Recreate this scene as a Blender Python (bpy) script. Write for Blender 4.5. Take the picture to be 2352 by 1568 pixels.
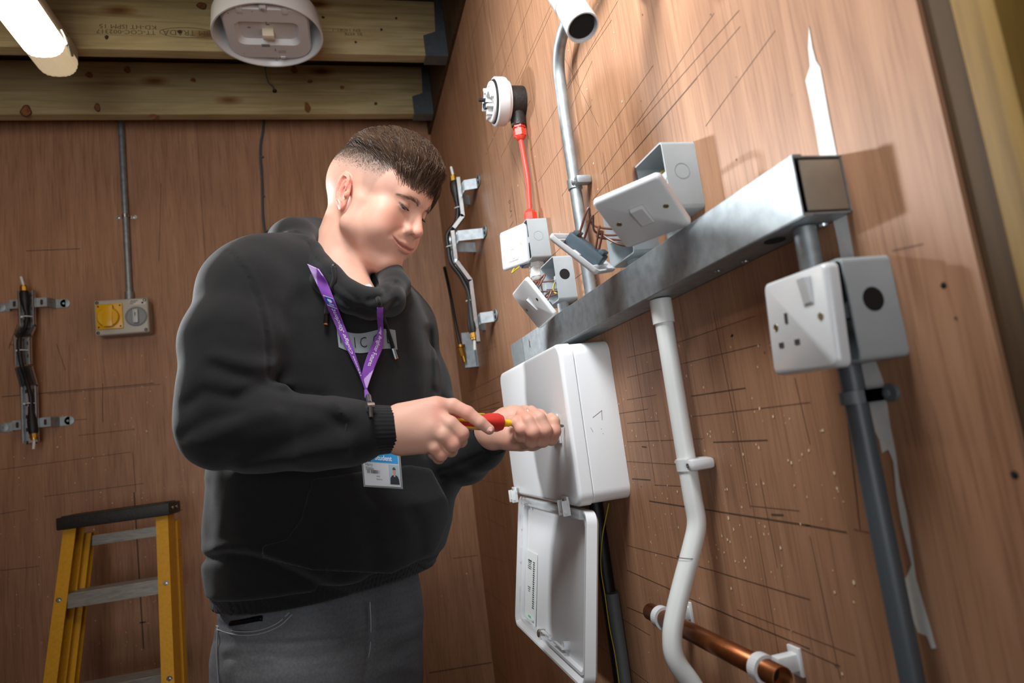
import bpy, bmesh, math, random
import numpy as np
from math import sin, cos, pi, radians
for o in list(bpy.data.objects): bpy.data.objects.remove(o)
SC = bpy.context.scene
COL = SC.collection
rnd = random.Random(7)
np.random.seed(7)

# ------------------------------------------------------------------ camera
# world: right plywood wall = plane x=0 (room at x<0), back wall = plane y=YB, floor z=0
FPX = 1525.0; YB = 2.54
def _rot(a, b, c):
    cx, sx, cy, sy, cz, sz = cos(a), sin(a), cos(b), sin(b), cos(c), sin(c)
    X = np.array([[1,0,0],[0,cx,-sx],[0,sx,cx]]); Y = np.array([[cy,0,sy],[0,1,0],[-sy,0,cy]]); Z = np.array([[cz,-sz,0],[sz,cz,0],[0,0,1]])
    return Z @ X @ Y
CM = _rot(radians(7.9812), radians(7.4437), radians(-14.9883))   # columns: right, forward, up
CP = np.array([-0.45, 0.0, 1.2])
camd = bpy.data.cameras.new('camera'); cam = bpy.data.objects.new('camera', camd); COL.objects.link(cam)
from mathutils import Matrix, Vector
cam.matrix_world = Matrix([[CM[i,0], CM[i,2], -CM[i,1], CP[i]] for i in range(3)] + [[0,0,0,1]])
camd.sensor_width = 36; camd.lens = FPX / 2352 * 36; camd.clip_start = .02
camd.dof.use_dof = True; camd.dof.focus_distance = 1.15; camd.dof.aperture_fstop = 4.5
SC.camera = cam

# ------------------------------------------------------------------ light and exposure
W = bpy.data.worlds.new('world'); SC.world = W; W.use_nodes = True
W.node_tree.nodes['Background'].inputs[0].default_value = (.85, .9, 1, 1)
W.node_tree.nodes['Background'].inputs[1].default_value = .02
SC.view_settings.view_transform = 'Standard'; SC.view_settings.look = 'None'
SC.view_settings.gamma = 1; SC.view_settings.use_curve_mapping = False
SC.view_settings.exposure = -0.4
def area(name, loc, tgt, size, power, col=(1,1,1), spread=180, sy=None):
    d = bpy.data.lights.new(name, 'AREA'); d.energy = power; d.color = col
    d.shape = 'RECTANGLE' if sy else 'SQUARE'; d.size = size
    if sy: d.size_y = sy
    d.spread = radians(spread)
    o = bpy.data.objects.new(name, d); COL.objects.link(o); o.location = loc
    o.rotation_euler = (Vector(tgt) - Vector(loc)).to_track_quat('-Z', 'Y').to_euler(); return o
area('overhead_softbox', (-.50, .50, 2.36), (-.04, .95, 1.75), .45, 15, (.95, .98, 1), spread=110)
area('camera_side_fill', (-1.0, -1.3, 1.4), (-.6, 2.0, 2.5), 1.4, 11, (.97, .98, 1), spread=84)  # added fill lamp behind the camera, brightening joists, bulkhead and back wall
area('side_flash', (-1.78, 2.36, 1.98), (0, .55, 1.35), .16, 9.5, (.95, .98, 1), spread=64)

# ------------------------------------------------------------------ pixel rays onto the real wall planes (2352x1568 frame)
def ray(x, y): return CM @ np.array([(x-1176)/FPX, 1.0, (784-y)/FPX])
def RW(x, y, off=0.0):
    r = ray(x, y); return CP + r*((-off - CP[0])/r[0])
def BW(x, y, off=0.0):
    r = ray(x, y); return CP + r*((YB-off)/r[1])
def PY(x, y, yy):
    r = ray(x, y); return CP + r*(yy/r[1])
def PZ(x, y, zz):
    r = ray(x, y); return CP + r*((zz-CP[2])/r[2])
def K(x, y, d): return CP + ray(x, y)*d
def proj(P):
    c = (np.asarray(P) - CP) @ CM
    return 1176 + FPX*c[...,0]/c[...,1], 784 - FPX*c[...,2]/c[...,1], c[...,1]

# ------------------------------------------------------------------ materials
def lin(c):
    if isinstance(c, str): c = [int(c[i:i+2], 16)/255 for i in (0, 2, 4)]
    return tuple((v/12.92 if v <= .04045 else ((v+.055)/1.055)**2.4) for v in c) + (1.0,)
MATS = {}
def mat(name, col, rough=.5, metal=0.0, noise=0.0, nscale=40., bump=0.0, bscale=200., spec=.5, sss=0, emit=None, estr=0, trans=0, alpha=1, coat=0, stretch=None, sheen=0):
    if name in MATS: return MATS[name]
    m = bpy.data.materials.new(name); m.use_nodes = True; nt = m.node_tree; b = nt.nodes['Principled BSDF']
    c = lin(col); b.inputs['Base Color'].default_value = c
    b.inputs['Roughness'].default_value = rough; b.inputs['Metallic'].default_value = metal
    b.inputs['Specular IOR Level'].default_value = spec
    if coat: b.inputs['Coat Weight'].default_value = coat; b.inputs['Coat Roughness'].default_value = .15
    if sss: b.inputs['Subsurface Weight'].default_value = sss; b.inputs['Subsurface Radius'].default_value = (.012, .005, .003); b.inputs['Subsurface Scale'].default_value = 1.0
    if trans: b.inputs['Transmission Weight'].default_value = trans
    if sheen: b.inputs['Sheen Weight'].default_value = sheen; b.inputs['Sheen Roughness'].default_value = .6
    if alpha < 1: b.inputs['Alpha'].default_value = alpha
    if emit: b.inputs['Emission Color'].default_value = lin(emit); b.inputs['Emission Strength'].default_value = estr
    tc = nt.nodes.new('ShaderNodeTexCoord'); mp = nt.nodes.new('ShaderNodeMapping'); nt.links.new(tc.outputs['Object'], mp.inputs[0])
    if stretch: mp.inputs['Scale'].default_value = stretch
    if noise:
        n = nt.nodes.new('ShaderNodeTexNoise'); n.inputs['Scale'].default_value = nscale; n.inputs['Detail'].default_value = 6
        nt.links.new(mp.outputs[0], n.inputs['Vector'])
        r = nt.nodes.new('ShaderNodeValToRGB'); nt.links.new(n.outputs['Fac'], r.inputs[0])
        r.color_ramp.elements[0].position = .3; r.color_ramp.elements[1].position = .7
        r.color_ramp.elements[0].color = tuple(v*(1-noise) for v in c[:3]) + (1,)
        r.color_ramp.elements[1].color = tuple(min(1, v*(1+noise)) for v in c[:3]) + (1,)
        nt.links.new(r.outputs[0], b.inputs['Base Color'])
    if bump:
        n2 = nt.nodes.new('ShaderNodeTexNoise'); n2.inputs['Scale'].default_value = bscale; n2.inputs['Detail'].default_value = 4
        nt.links.new(mp.outputs[0], n2.inputs['Vector'])
        bp = nt.nodes.new('ShaderNodeBump'); bp.inputs['Strength'].default_value = bump; bp.inputs['Distance'].default_value = .002
        nt.links.new(n2.outputs['Fac'], bp.inputs['Height']); nt.links.new(bp.outputs[0], b.inputs['Normal'])
    MATS[name] = m; return m

def wood(name, cols, grain, fine, rough=.55, knots=None, axis_scale=1.0):
    """streaky procedural wood; grain = mapping scale (small along the grain)"""
    m = bpy.data.materials.new(name); m.use_nodes = True; nt = m.node_tree; b = nt.nodes['Principled BSDF']; L = nt.links.new
    tc = nt.nodes.new('ShaderNodeTexCoord'); mp = nt.nodes.new('ShaderNodeMapping'); mp.inputs['Scale'].default_value = grain; L(tc.outputs['Object'], mp.inputs[0])
    n1 = nt.nodes.new('ShaderNodeTexNoise'); n1.inputs['Scale'].default_value = 1.6; n1.inputs['Detail'].default_value = 9; n1.inputs['Roughness'].default_value = .62; n1.inputs['Distortion'].default_value = .9; L(mp.outputs[0], n1.inputs['Vector'])
    r = nt.nodes.new('ShaderNodeValToRGB'); L(n1.outputs['Fac'], r.inputs[0])
    e = r.color_ramp.elements; e[0].position = .30; e[1].position = .72
    e[0].color = lin(cols[0]); e[1].color = lin(cols[2]); k = e.new(.5); k.color = lin(cols[1])
    mp2 = nt.nodes.new('ShaderNodeMapping'); mp2.inputs['Scale'].default_value = fine; L(tc.outputs['Object'], mp2.inputs[0])
    n2 = nt.nodes.new('ShaderNodeTexNoise'); n2.inputs['Scale'].default_value = 1.0; n2.inputs['Detail'].default_value = 5; L(mp2.outputs[0], n2.inputs['Vector'])
    r2 = nt.nodes.new('ShaderNodeValToRGB'); L(n2.outputs['Fac'], r2.inputs[0]); r2.color_ramp.elements[0].position = .34; r2.color_ramp.elements[1].position = .5
    r2.color_ramp.elements[0].color = (.5, .42, .38, 1); r2.color_ramp.elements[1].color = (1, 1, 1, 1)
    mx = nt.nodes.new('ShaderNodeMix'); mx.data_type = 'RGBA'; mx.blend_type = 'MULTIPLY'; mx.inputs[0].default_value = .42
    L(r.outputs[0], mx.inputs[6]); L(r2.outputs[0], mx.inputs[7])
    n3 = nt.nodes.new('ShaderNodeTexNoise'); n3.inputs['Scale'].default_value = 2.3; n3.inputs['Detail'].default_value = 3; L(tc.outputs['Object'], n3.inputs['Vector'])
    r3 = nt.nodes.new('ShaderNodeValToRGB'); L(n3.outputs['Fac'], r3.inputs[0]); r3.color_ramp.elements[0].color = (.88, .85, .83, 1); r3.color_ramp.elements[1].color = (1.1, 1.06, 1.02, 1)
    r3.color_ramp.elements[0].position = .35; r3.color_ramp.elements[1].position = .65
    mx2 = nt.nodes.new('ShaderNodeMix'); mx2.data_type = 'RGBA'; mx2.blend_type = 'MULTIPLY'; mx2.inputs[0].default_value = 1
    L(mx.outputs[2], mx2.inputs[6]); L(r3.outputs[0], mx2.inputs[7]); last = mx2.outputs[2]
    if knots:
        mp3 = nt.nodes.new('ShaderNodeMapping'); mp3.inputs['Scale'].default_value = knots; L(tc.outputs['Object'], mp3.inputs[0])
        v = nt.nodes.new('ShaderNodeTexVoronoi'); v.inputs['Scale'].default_value = 1; L(mp3.outputs[0], v.inputs['Vector'])
        r4 = nt.nodes.new('ShaderNodeValToRGB'); L(v.outputs['Distance'], r4.inputs[0]); q = r4.color_ramp.elements
        q[0].position = .05; q[0].color = (.25, .15, .1, 1); q[1].position = .2; q[1].color = (1, 1, 1, 1); z = q.new(.1); z.color = (.6, .42, .3, 1)
        mx3 = nt.nodes.new('ShaderNodeMix'); mx3.data_type = 'RGBA'; mx3.blend_type = 'MULTIPLY'; mx3.inputs[0].default_value = 1
        L(last, mx3.inputs[6]); L(r4.outputs[0], mx3.inputs[7]); last = mx3.outputs[2]
    L(last, b.inputs['Base Color']); b.inputs['Roughness'].default_value = rough; b.inputs['Specular IOR Level'].default_value = .35
    bp = nt.nodes.new('ShaderNodeBump'); bp.inputs['Strength'].default_value = .25; bp.inputs['Distance'].default_value = .001
    L(n2.outputs['Fac'], bp.inputs['Height']); L(bp.outputs[0], b.inputs['Normal'])
    MATS[name] = m; return m

def attr_mat(name, attr='Col', rough=.5, sss=0, bump=0, bscale=300, spec=.4, noise=.0, nscale=60, sheen=0):
    m = mat(name, 'ffffff', rough, bump=bump, bscale=bscale, spec=spec, sss=sss, sheen=sheen); nt = m.node_tree
    a = nt.nodes.new('ShaderNodeAttribute'); a.attribute_name = attr; out = a.outputs['Color']
    if noise:
        n = nt.nodes.new('ShaderNodeTexNoise'); n.inputs['Scale'].default_value = nscale; n.inputs['Detail'].default_value = 5
        tc = nt.nodes.new('ShaderNodeTexCoord'); nt.links.new(tc.outputs['Object'], n.inputs['Vector'])
        r = nt.nodes.new('ShaderNodeValToRGB'); nt.links.new(n.outputs['Fac'], r.inputs[0])
        r.color_ramp.elements[0].color = (1-noise,)*3 + (1,); r.color_ramp.elements[1].color = (1+noise*.5,)*3 + (1,)
        mx = nt.nodes.new('ShaderNodeMix'); mx.data_type = 'RGBA'; mx.blend_type = 'MULTIPLY'; mx.inputs[0].default_value = 1
        nt.links.new(out, mx.inputs[6]); nt.links.new(r.outputs[0], mx.inputs[7]); out = mx.outputs[2]
    nt.links.new(out, m.node_tree.nodes['Principled BSDF'].inputs['Base Color']); return m

# ------------------------------------------------------------------ frames and mesh building
class Fr:
    """local frame: origin and three axes; call with (u, v, w)"""
    def __init__(s, o, u, v, w): s.o = np.array(o, float); s.A = np.array([u, v, w], float)
    def __call__(s, *p):
        p = np.asarray(p[0] if len(p) == 1 else p, float); return s.o + p @ s.A
    def at(s, u, v, w): f = Fr(s(u, v, w), *s.A); return f
    def rot(s, axis, deg):
        a = radians(deg); R = _rot(a, 0, 0) if axis == 0 else (_rot(0, a, 0) if axis == 1 else _rot(0, 0, a))
        return Fr(s.o, *(R.T @ s.A))
def nrm(v): v = np.asarray(v, float); return v/np.linalg.norm(v)
def FR(y, z): return Fr((0, y, z), (0, -1, 0), (0, 0, 1), (-1, 0, 0))      # on the right wall: u towards the camera end, v up, w out of the wall
def FB(x, z): return Fr((x, YB, z), (1, 0, 0), (0, 0, 1), (0, -1, 0))      # on the back wall
def FC(x, y, z): return Fr((x, y, z), (1, 0, 0), (0, -1, 0), (0, 0, -1))   # hanging under the ceiling, w down
WORLD = Fr((0, 0, 0), (1, 0, 0), (0, 1, 0), (0, 0, 1))
def perp(d):
    d = nrm(d); a = np.array([0, 0, 1.]) if abs(d[2]) < .9 else np.array([1., 0, 0])
    u = nrm(np.cross(a, d)); return u, np.cross(d, u)
class MB:
    def __init__(s, fr=WORLD): s.v = []; s.f = []; s.fr = fr
    def add(s, vs, fs, fr=None):
        fr = fr or s.fr; n = len(s.v); s.v += [fr(p) for p in vs]; s.f += [tuple(i+n for i in f) for f in fs]; return s
    def box(s, c, d, fr=None, r=0, seg=2):
        x, y, z = [k/2 for k in d]
        if r <= 0:
            vs = [(c[0]+i*x, c[1]+j*y, c[2]+k*z) for i in (-1, 1) for j in (-1, 1) for k in (-1, 1)]
            return s.add(vs, [(0,1,3,2),(4,6,7,5),(0,4,5,1),(2,3,7,6),(0,2,6,4),(1,5,7,3)], fr)
        bm = bmesh.new(); bmesh.ops.create_cube(bm, size=1)
        for v in bm.verts: v.co = Vector((v.co.x*d[0], v.co.y*d[1], v.co.z*d[2]))
        bmesh.ops.bevel(bm, geom=bm.edges[:], offset=min(r, min(d)*.49), segments=seg, affect='EDGES', profile=.5)
        return s.bm(bm, c, fr)
    def bm(s, bm, c=(0,0,0), fr=None):
        bm.verts.index_update(); s.add([(v.co.x+c[0], v.co.y+c[1], v.co.z+c[2]) for v in bm.verts], [[v.index for v in f.verts] for f in bm.faces], fr); bm.free(); return s
    def tube(s, pts, r, n=12, cap=True, fr=None, inner=None):
        fr = fr or s.fr; P = [fr(p) for p in pts]; m = len(P); rs = [r]*m if np.isscalar(r) else r
        T = [nrm(P[min(i+1, m-1)] - P[max(i-1, 0)]) for i in range(m)]
        u, w = perp(T[0]); base = len(s.v)
        for i in range(m):
            u = nrm(u - T[i]*np.dot(u, T[i])); w = np.cross(T[i], u)
            for k in range(n): a = 2*pi*k/n; s.v.append(P[i] + rs[i]*(cos(a)*u + sin(a)*w))
        for i in range(m-1):
            for k in range(n):
                k2 = (k+1) % n; s.f.append((base+i*n+k, base+i*n+k2, base+(i+1)*n+k2, base+(i+1)*n+k))
        if cap: s.f.append(tuple(base+k for k in range(n))[::-1]); s.f.append(tuple(base+(m-1)*n+k for k in range(n)))
        return s
    def cyl(s, p0, p1, r, n=20, fr=None, cap=True, r1=None): return s.tube([p0, p1], [r, r if r1 is None else r1], n, cap, fr)
    def lathe(s, prof, n=32, fr=None, close=False):
        """prof: list of (radius, w); axis = local w"""
        vs = []; fs = []; m = len(prof)
        for rr, w in prof:
            for k in range(n): a = 2*pi*k/n; vs.append((rr*cos(a), rr*sin(a), w))
        rng = range(m if close else m-1)
        for i in rng:
            j = (i+1) % m
            for k in range(n): k2 = (k+1) % n; fs.append((i*n+k, i*n+k2, j*n+k2, j*n+k))
        if not close:
            if prof[0][0] > 1e-6: fs.append(tuple(range(n))[::-1])
            if prof[-1][0] > 1e-6: fs.append(tuple((m-1)*n+k for k in range(n)))
        return s.add(vs, fs, fr)
    def prism(s, poly, w0, w1, fr=None):
        n = len(poly); vs = [(p[0], p[1], w0) for p in poly] + [(p[0], p[1], w1) for p in poly]
        fs = [tuple(range(n))[::-1], tuple(range(n, 2*n))] + [(i, (i+1) % n, n+(i+1) % n, n+i) for i in range(n)]
        return s.add(vs, fs, fr)
    def ring(s, outer, inner, w0, w1, fr=None):
        """flat ring between two polygons with the same count, extruded"""
        n = len(outer); vs = [(p[0], p[1], w) for w in (w0, w1) for p in list(outer)+list(inner)]
        fs = []
        for i in range(n):
            j = (i+1) % n
            fs += [(i, n+i, n+j, j), (2*n+i, 2*n+j, 3*n+j, 3*n+i), (i, j, 2*n+j, 2*n+i), (n+i, 3*n+i, 3*n+j, n+j)]
        return s.add(vs, fs, fr)
    def strip(s, a, b, fr=None):
        n = len(a); return s.add(list(a)+list(b), [(i, i+1, n+i+1, n+i) for i in range(n-1)], fr)
def rrect(w, h, r, n=5, c=(0, 0)):
    out = []
    for sx, sy, a0 in ((1, 1, 0), (-1, 1, 90), (-1, -1, 180), (1, -1, 270)):
        for k in range(n+1):
            a = radians(a0 + 90*k/n); out.append((c[0]+sx*(w/2-r)+r*cos(a), c[1]+sy*(h/2-r)+r*sin(a)))
    return out
def circ(r, n=24, c=(0, 0)): return [(c[0]+r*cos(2*pi*k/n), c[1]+r*sin(2*pi*k/n)) for k in range(n)]
def spline(pts, n=8):
    P = [np.asarray(p, float) for p in pts]; P = [2*P[0]-P[1]] + P + [2*P[-1]-P[-2]]; out = []
    for i in range(1, len(P)-2):
        for k in range(n):
            t = k/n; a, b, c, d = P[i-1:i+3]
            out.append(.5*((2*b) + (c-a)*t + (2*a-5*b+4*c-d)*t*t + (3*b-a-3*c+d)*t**3))
    out.append(P[-2]); return out

def tag(o, label=None, cat=None, group=None, kind=None):
    if label: o['label'] = label
    if cat: o['category'] = cat
    if group: o['group'] = group
    if kind: o['kind'] = kind
    return o
LOC = {}
def thing(name, loc, label=None, cat=None, group=None, kind=None):
    o = bpy.data.objects.new(name, None); COL.objects.link(o); o.location = [float(k) for k in loc]; o.empty_display_size = .02
    LOC[o.name] = np.array(loc, float); return tag(o, label, cat, group, kind)
def build(name, mb, m, parent=None, label=None, cat=None, group=None, kind=None, smooth=35, col=None, recalc=True, solid=0, bevel=0):
    V_ = np.array(mb.v, float); L0 = LOC[parent.name] if parent is not None else None
    if L0 is None:
        lo, hi = V_.min(0), V_.max(0); L0 = np.array([(lo[0]+hi[0])/2, (lo[1]+hi[1])/2, lo[2]])
    me = bpy.data.meshes.new(name); me.from_pydata((V_-L0).tolist(), [], [list(map(int, f)) for f in mb.f])
    if recalc:
        bm = bmesh.new(); bm.from_mesh(me); bmesh.ops.recalc_face_normals(bm, faces=bm.faces); bm.to_mesh(me); bm.free()
    if smooth:
        me.polygons.foreach_set('use_smooth', [True]*len(me.polygons))
        if smooth < 180: me.set_sharp_from_angle(angle=radians(smooth))
    if col is not None:
        a = me.color_attributes.new('Col', 'FLOAT_COLOR', 'POINT'); a.data.foreach_set('color', np.c_[col, np.ones(len(col))].astype(np.float32).ravel())
    me.materials.append(m)
    o = bpy.data.objects.new(name, me); COL.objects.link(o)
    if parent is not None: o.parent = parent; LOC[o.name] = L0
    else: o.location = [float(k) for k in L0]; LOC[o.name] = L0
    if solid: md = o.modifiers.new('solid', 'SOLIDIFY'); md.thickness = solid; md.offset = 0
    if bevel: md = o.modifiers.new('bevel', 'BEVEL'); md.width = bevel; md.segments = 2; md.limit_method = 'ANGLE'
    return tag(o, label, cat, group, kind)
def build_split(name, mb, m, parent=None, **kw):
    """one object for each separate piece of the builder's mesh"""
    p = list(range(len(mb.v)))
    def find(i):
        while p[i] != i: p[i] = p[p[i]]; i = p[i]
        return i
    for f in mb.f:
        a = find(f[0])
        for k in f[1:]: p[find(k)] = a
    g = {}
    for i, f in enumerate(mb.f): g.setdefault(find(f[0]), []).append(f)
    for fs in g.values():
        ids = sorted({k for f in fs for k in f}); ix = {k: n for n, k in enumerate(ids)}
        q = MB(); q.v = [mb.v[k] for k in ids]; q.f = [tuple(ix[k] for k in f) for f in fs]; build(name, q, m, parent, **kw)
def text_mb(s, size, fn, align='CENTER', bold=0.0, res=2):
    """flat lettering; fn maps (x, y) of the text plane to world"""
    cu = bpy.data.curves.new('t', 'FONT'); cu.body = s; cu.size = size; cu.align_x = align; cu.align_y = 'CENTER'; cu.resolution_u = res
    if bold: cu.offset = bold
    ob = bpy.data.objects.new('t', cu); COL.objects.link(ob); dg = bpy.context.evaluated_depsgraph_get(); dg.update()
    me = bpy.data.meshes.new_from_object(ob.evaluated_get(dg)); mb = MB()
    mb.v = [np.asarray(fn(v.co.x, v.co.y), float) for v in me.vertices]; mb.f = [tuple(p.vertices) for p in me.polygons]
    bpy.data.objects.remove(ob); bpy.data.curves.remove(cu); bpy.data.meshes.remove(me); return mb

# shared materials
M_PLY = wood('plywood', ('997257', 'a77e62', 'b28a6c'), (24, 24, 1.9), (230, 230, 9), rough=.5)
M_PINE = wood('pine_joist', ('94845c', 'a89a72', 'b9ac86'), (1.3, 16, 16), (3, 120, 120), rough=.55, knots=(3.3, 7, 9))
M_STUD = wood('stud_timber', ('6e5526', '86692f', '94763a'), (16, 16, 1.2), (120, 120, 3), rough=.6)
M_GALV = mat('galvanised_steel', '9da5a9', .52, .75, noise=.16, nscale=60, bump=.05, bscale=400)
M_STEEL = mat('bright_zinc', 'c8ced2', .26, .95, noise=.08, nscale=90)
M_WHITE = mat('white_plastic', 'd6d8da', .3, coat=.2)
M_WHITE2 = mat('white_pvc', 'dfe2e0', .38)
M_BOXGREY = mat('grey_painted_steel', '9ea6aa', .45, noise=.05, nscale=30, bump=.08, bscale=500)
M_DARK = mat('black_rubber', '141416', .5, noise=.2, nscale=50)
M_BLACK = mat('dark_void', '0c0b0b', .9)
M_BRASS = mat('brass', 'c99a45', .3, .95)
M_COPPERW = mat('brown_wire', '6d4232', .42)
M_EARTH = mat('earth_wire', 'b3a52c', .4)
M_BLUEGREY = mat('slate_plastic', '47555e', .45)
M_RED = mat('red_plastic', 'd8412f', .38, noise=.06, nscale=40)
M_YELLOW = mat('yellow_plastic', 'e2ab12', .35)
M_MARK = mat('pencil_graphite', '503b2e', .7)
M_MARK2 = mat('faint_pencil', '6e4c36', .7)
M_CHIP = mat('torn_pale_fibre', 'e6cfae', .8)
# ------------------------------------------------------------------ the room
YE = .368                                   # near end of the plywood on the right wall
ZT = 2.447                                  # top of the plywood
M_CONC = mat('concrete', '6b6660', .8, noise=.15, nscale=8, bump=.2, bscale=60)
M_OSB = mat('roof_board', '5a4630', .8, noise=.25, nscale=14)
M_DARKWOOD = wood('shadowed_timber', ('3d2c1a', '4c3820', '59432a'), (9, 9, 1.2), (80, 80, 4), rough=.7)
build('floor', MB().box((-1.2, .6, -.03), (4.4, 5, .06)), M_CONC, kind='structure')
build('ceiling', MB().box((-1.0, .95, 2.675), (2.6, 3.4, .03)), M_OSB, kind='structure')
wr = build('wall_right', MB().box((.034, (YE+YB)/2, 1.2235), (.026, YB-YE, 2.447)), M_BLACK, kind='structure')
wb = build('wall_back', MB().box((-1.03, YB+.038, 1.32), (2.14, .03, 2.64)), M_BLACK, kind='structure')
build('wall_left', MB().box((-2.115, 1.0, 1.32), (.03, 3.1, 2.64)), M_PLY, kind='structure')
seam = RW(1131, 100)[1]
for y0, y1, z0, z1 in ((YE, seam-.0016, 0, ZT), (seam+.0016, YB, 0, ZT)):
    mb = MB(); mb.box((.0095, (y0+y1)/2, (z0+z1)/2), (.019, y1-y0, z1-z0)); build('plywood_sheet', mb, M_PLY, wr, smooth=0)
for x0, x1 in ((-2.1, -.881), (-.88, 0)):
    mb = MB(); mb.box(((x0+x1)/2, YB+.0095, 1.32), (x1-x0, .019, 2.64)); build('plywood_sheet', mb, M_PLY, wb, smooth=0)

def marks(name, lines, place, m, parent, wid=.0009):
    mb = MB()
    for ln in lines:
        p, q = [place(*k) for k in ln[:2]]; w = (ln[2] if len(ln) > 2 else 1)*wid
        n = nrm(np.cross(nrm(q-p), np.array([1., 0, 0]) if parent is wr else np.array([0, 1., 0])))*w/2
        k = len(mb.v); mb.v += [p-n, p+n, q+n, q-n]; mb.f.append((k, k+1, k+2, k+3))
    return build(name, mb, m, parent, smooth=0, recalc=False, kind='stuff')
def Z4(x, y): return (1440+x/1.766, 680+y/1.766)
pw = lambda x, y: RW(x, y, .0004)
q4 = [((200,190),(520,80)),((0,330),(540,195)),((0,250),(140,215)),((260,405),(480,372),2),((0,420),(120,400)),((250,490),(742,430)),((0,515),(130,505)),((0,590),(310,578)),((350,592),(570,583),2),((0,670),(200,682)),((90,830),(742,930),2.4),((110,765),(220,770)),((0,1110),(180,1190),1.5),((240,1220),(742,1430),2),((290,1095),(742,1230),1.4),((0,1010),(210,1065)),((0,1260),(120,1310),1.5),((350,60),(430,470),1.6),((430,470),(500,860),1.2),((540,740),(610,1100),1.2),((680,330),(742,600),1.5),((20,740),(95,745),2.5),((60,610),(80,612),3),((500,850),(700,870)),((585,885),(635,887),3)]
dark = [(Z4(*a[0]), Z4(*a[1])) + tuple(a[2:]) for a in q4]
dark += [((1270,0),(1170,225)),((1420,0),(1310,190)),((1405,45),(1300,200)),((1190,0),(1250,380)),((1165,400),(1187,510)),((1118,240),(1160,420),1.2),((1160,310),(1230,490)),((1290,120),(1375,290)),((1360,140),(1310,250)),((1640,30),(1380,400)),((1500,150),(1290,450)),((1700,60),(1420,390)),((1600,180),(1360,460)),((1780,70),(1620,290)),((1060,830),(1140,795)),((1075,900),(1150,862),1.3),((1065,930),(1150,895)),((1100,940),(1148,922),2),((1095,945),(1148,935),1.6),((1090,1100),(1165,1112)),((1120,1140),(1170,1160),1.4),((1100,1180),(1165,1215)),((1095,1270),(1160,1290)),((1110,1350),(1165,1395),1.2),((1136,1525),(1190,1600),2),((1940,905),(1975,1215),1.6),((1850,1205),(1945,1222),2),((1860,1230),(1930,1560),1.2),((1840,1490),(1930,1530),1.4),((1960,1215),(2020,1228)),((2050,575),(2120,560))]
def ZH(x, y): return (1140+x/8.15, 430+y/8.15)
for st in ([(255,180),(262,300)],[(262,255),(240,250),(225,275),(250,310),(262,270)],[(268,320),(250,400),(255,450),(285,435),(268,475)],[(295,505),(265,565)],[(250,575),(254,580)],[(315,640),(250,750)],[(285,0),(330,300),(380,685)]):
    dark += [(ZH(*a), ZH(*b), 2.2) for a, b in zip(st[:-1], st[1:])]
faint = []
for k in range(22):
    z = .7 + k*.085 + rnd.uniform(-.02, .02); y0 = rnd.uniform(.5, 1.6); y1 = y0 + rnd.uniform(.15, .7)
    faint.append(((y0, z), (min(y1, YB), z)))
for k in range(14):
    y = .55 + k*.14 + rnd.uniform(-.04, .04); z0 = rnd.uniform(.6, 1.9); faint.append(((y, z0), (y, z0+rnd.uniform(.2, .7))))
marks('pencil_lines', dark, pw, M_MARK, wr, .0006)
marks('faint_pencil_lines', faint, lambda y, z: np.array([-.0003, y, z]), M_MARK2, wr, .0009)
bw = lambda x, y: BW(x, y, .0004)
bl = [((60,576),(183,571),1.5),((5,911),(354,880),1.6),((110,905),(370,882)),((0,1078),(300,1038)),((305,1038),(312,1130)),((308,1130),(330,1490),2.5),((0,980),(200,962)),((320,1430),(335,1428),3),((20,800),(40,745),1.4),((22,790),(55,800),1.4),((35,755),(48,800)),((236,880),(236,970)),((130,790),(150,850)),((0,1180),(60,1170)),((0,1310),(90,1300)),((330,1180),(420,1170)),((985,1110),(1075,1098)),((1040,1282),(1098,1275),1.2),((985,1545),(1130,1521),2),((370,420),(365,600)),((600,700),(640,690)),((180,1000),(310,985)),((100,1140),(330,1110))]
marks('pencil_lines', bl, bw, M_MARK, wb, .0016)
def chips(name, n, zone, parent, right, s0=.0012, s1=.0042):
    mb = MB()
    for _ in range(n):
        zy = rnd.choice(zone); a = rnd.uniform(zy[0], zy[1]); z = rnd.uniform(zy[2], zy[3]); s = rnd.uniform(s0, s1)*rnd.uniform(.5, 1); k = len(mb.v); m = 5; ph = rnd.uniform(0, 6)
        for j in range(m):
            rr = s*rnd.uniform(.35, .6); t = ph+2*pi*j/m; du, dv = rr*cos(t), rr*sin(t)*1.4
            mb.v.append(np.array([-.0006, a+du, z+dv]) if right else np.array([a+du, YB-.0006, z+dv]))
        mb.f.append(tuple(range(k, k+m)))
    return build(name, mb, M_CHIP if s1 > .003 else M_MARK, parent, smooth=0, recalc=False, kind='stuff')
chips('splinter_chips', 420, [(.6, 1.1, .85, 1.3), (.55, 1.0, 1.0, 1.2), (.7, 2.0, 1.42, 2.1), (.6, 2.3, .6, 1.3), (1.0, 2.4, 1.0, 1.6)], wr, True)
chips('splinter_chips', 300, [(-2.0, -.05, .3, 1.7), (-2.0, -.05, 1.1, 1.6), (-1.6, -1.0, .4, 1.2)], wb, False, .002, .005)
chips('nail_holes', 160, [(.5, 2.4, .7, 2.2)], wr, True, .0012, .0028)
chips('nail_holes', 200, [(-2.0, -.05, .5, 2.2)], wb, False, .002, .0029)
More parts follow.
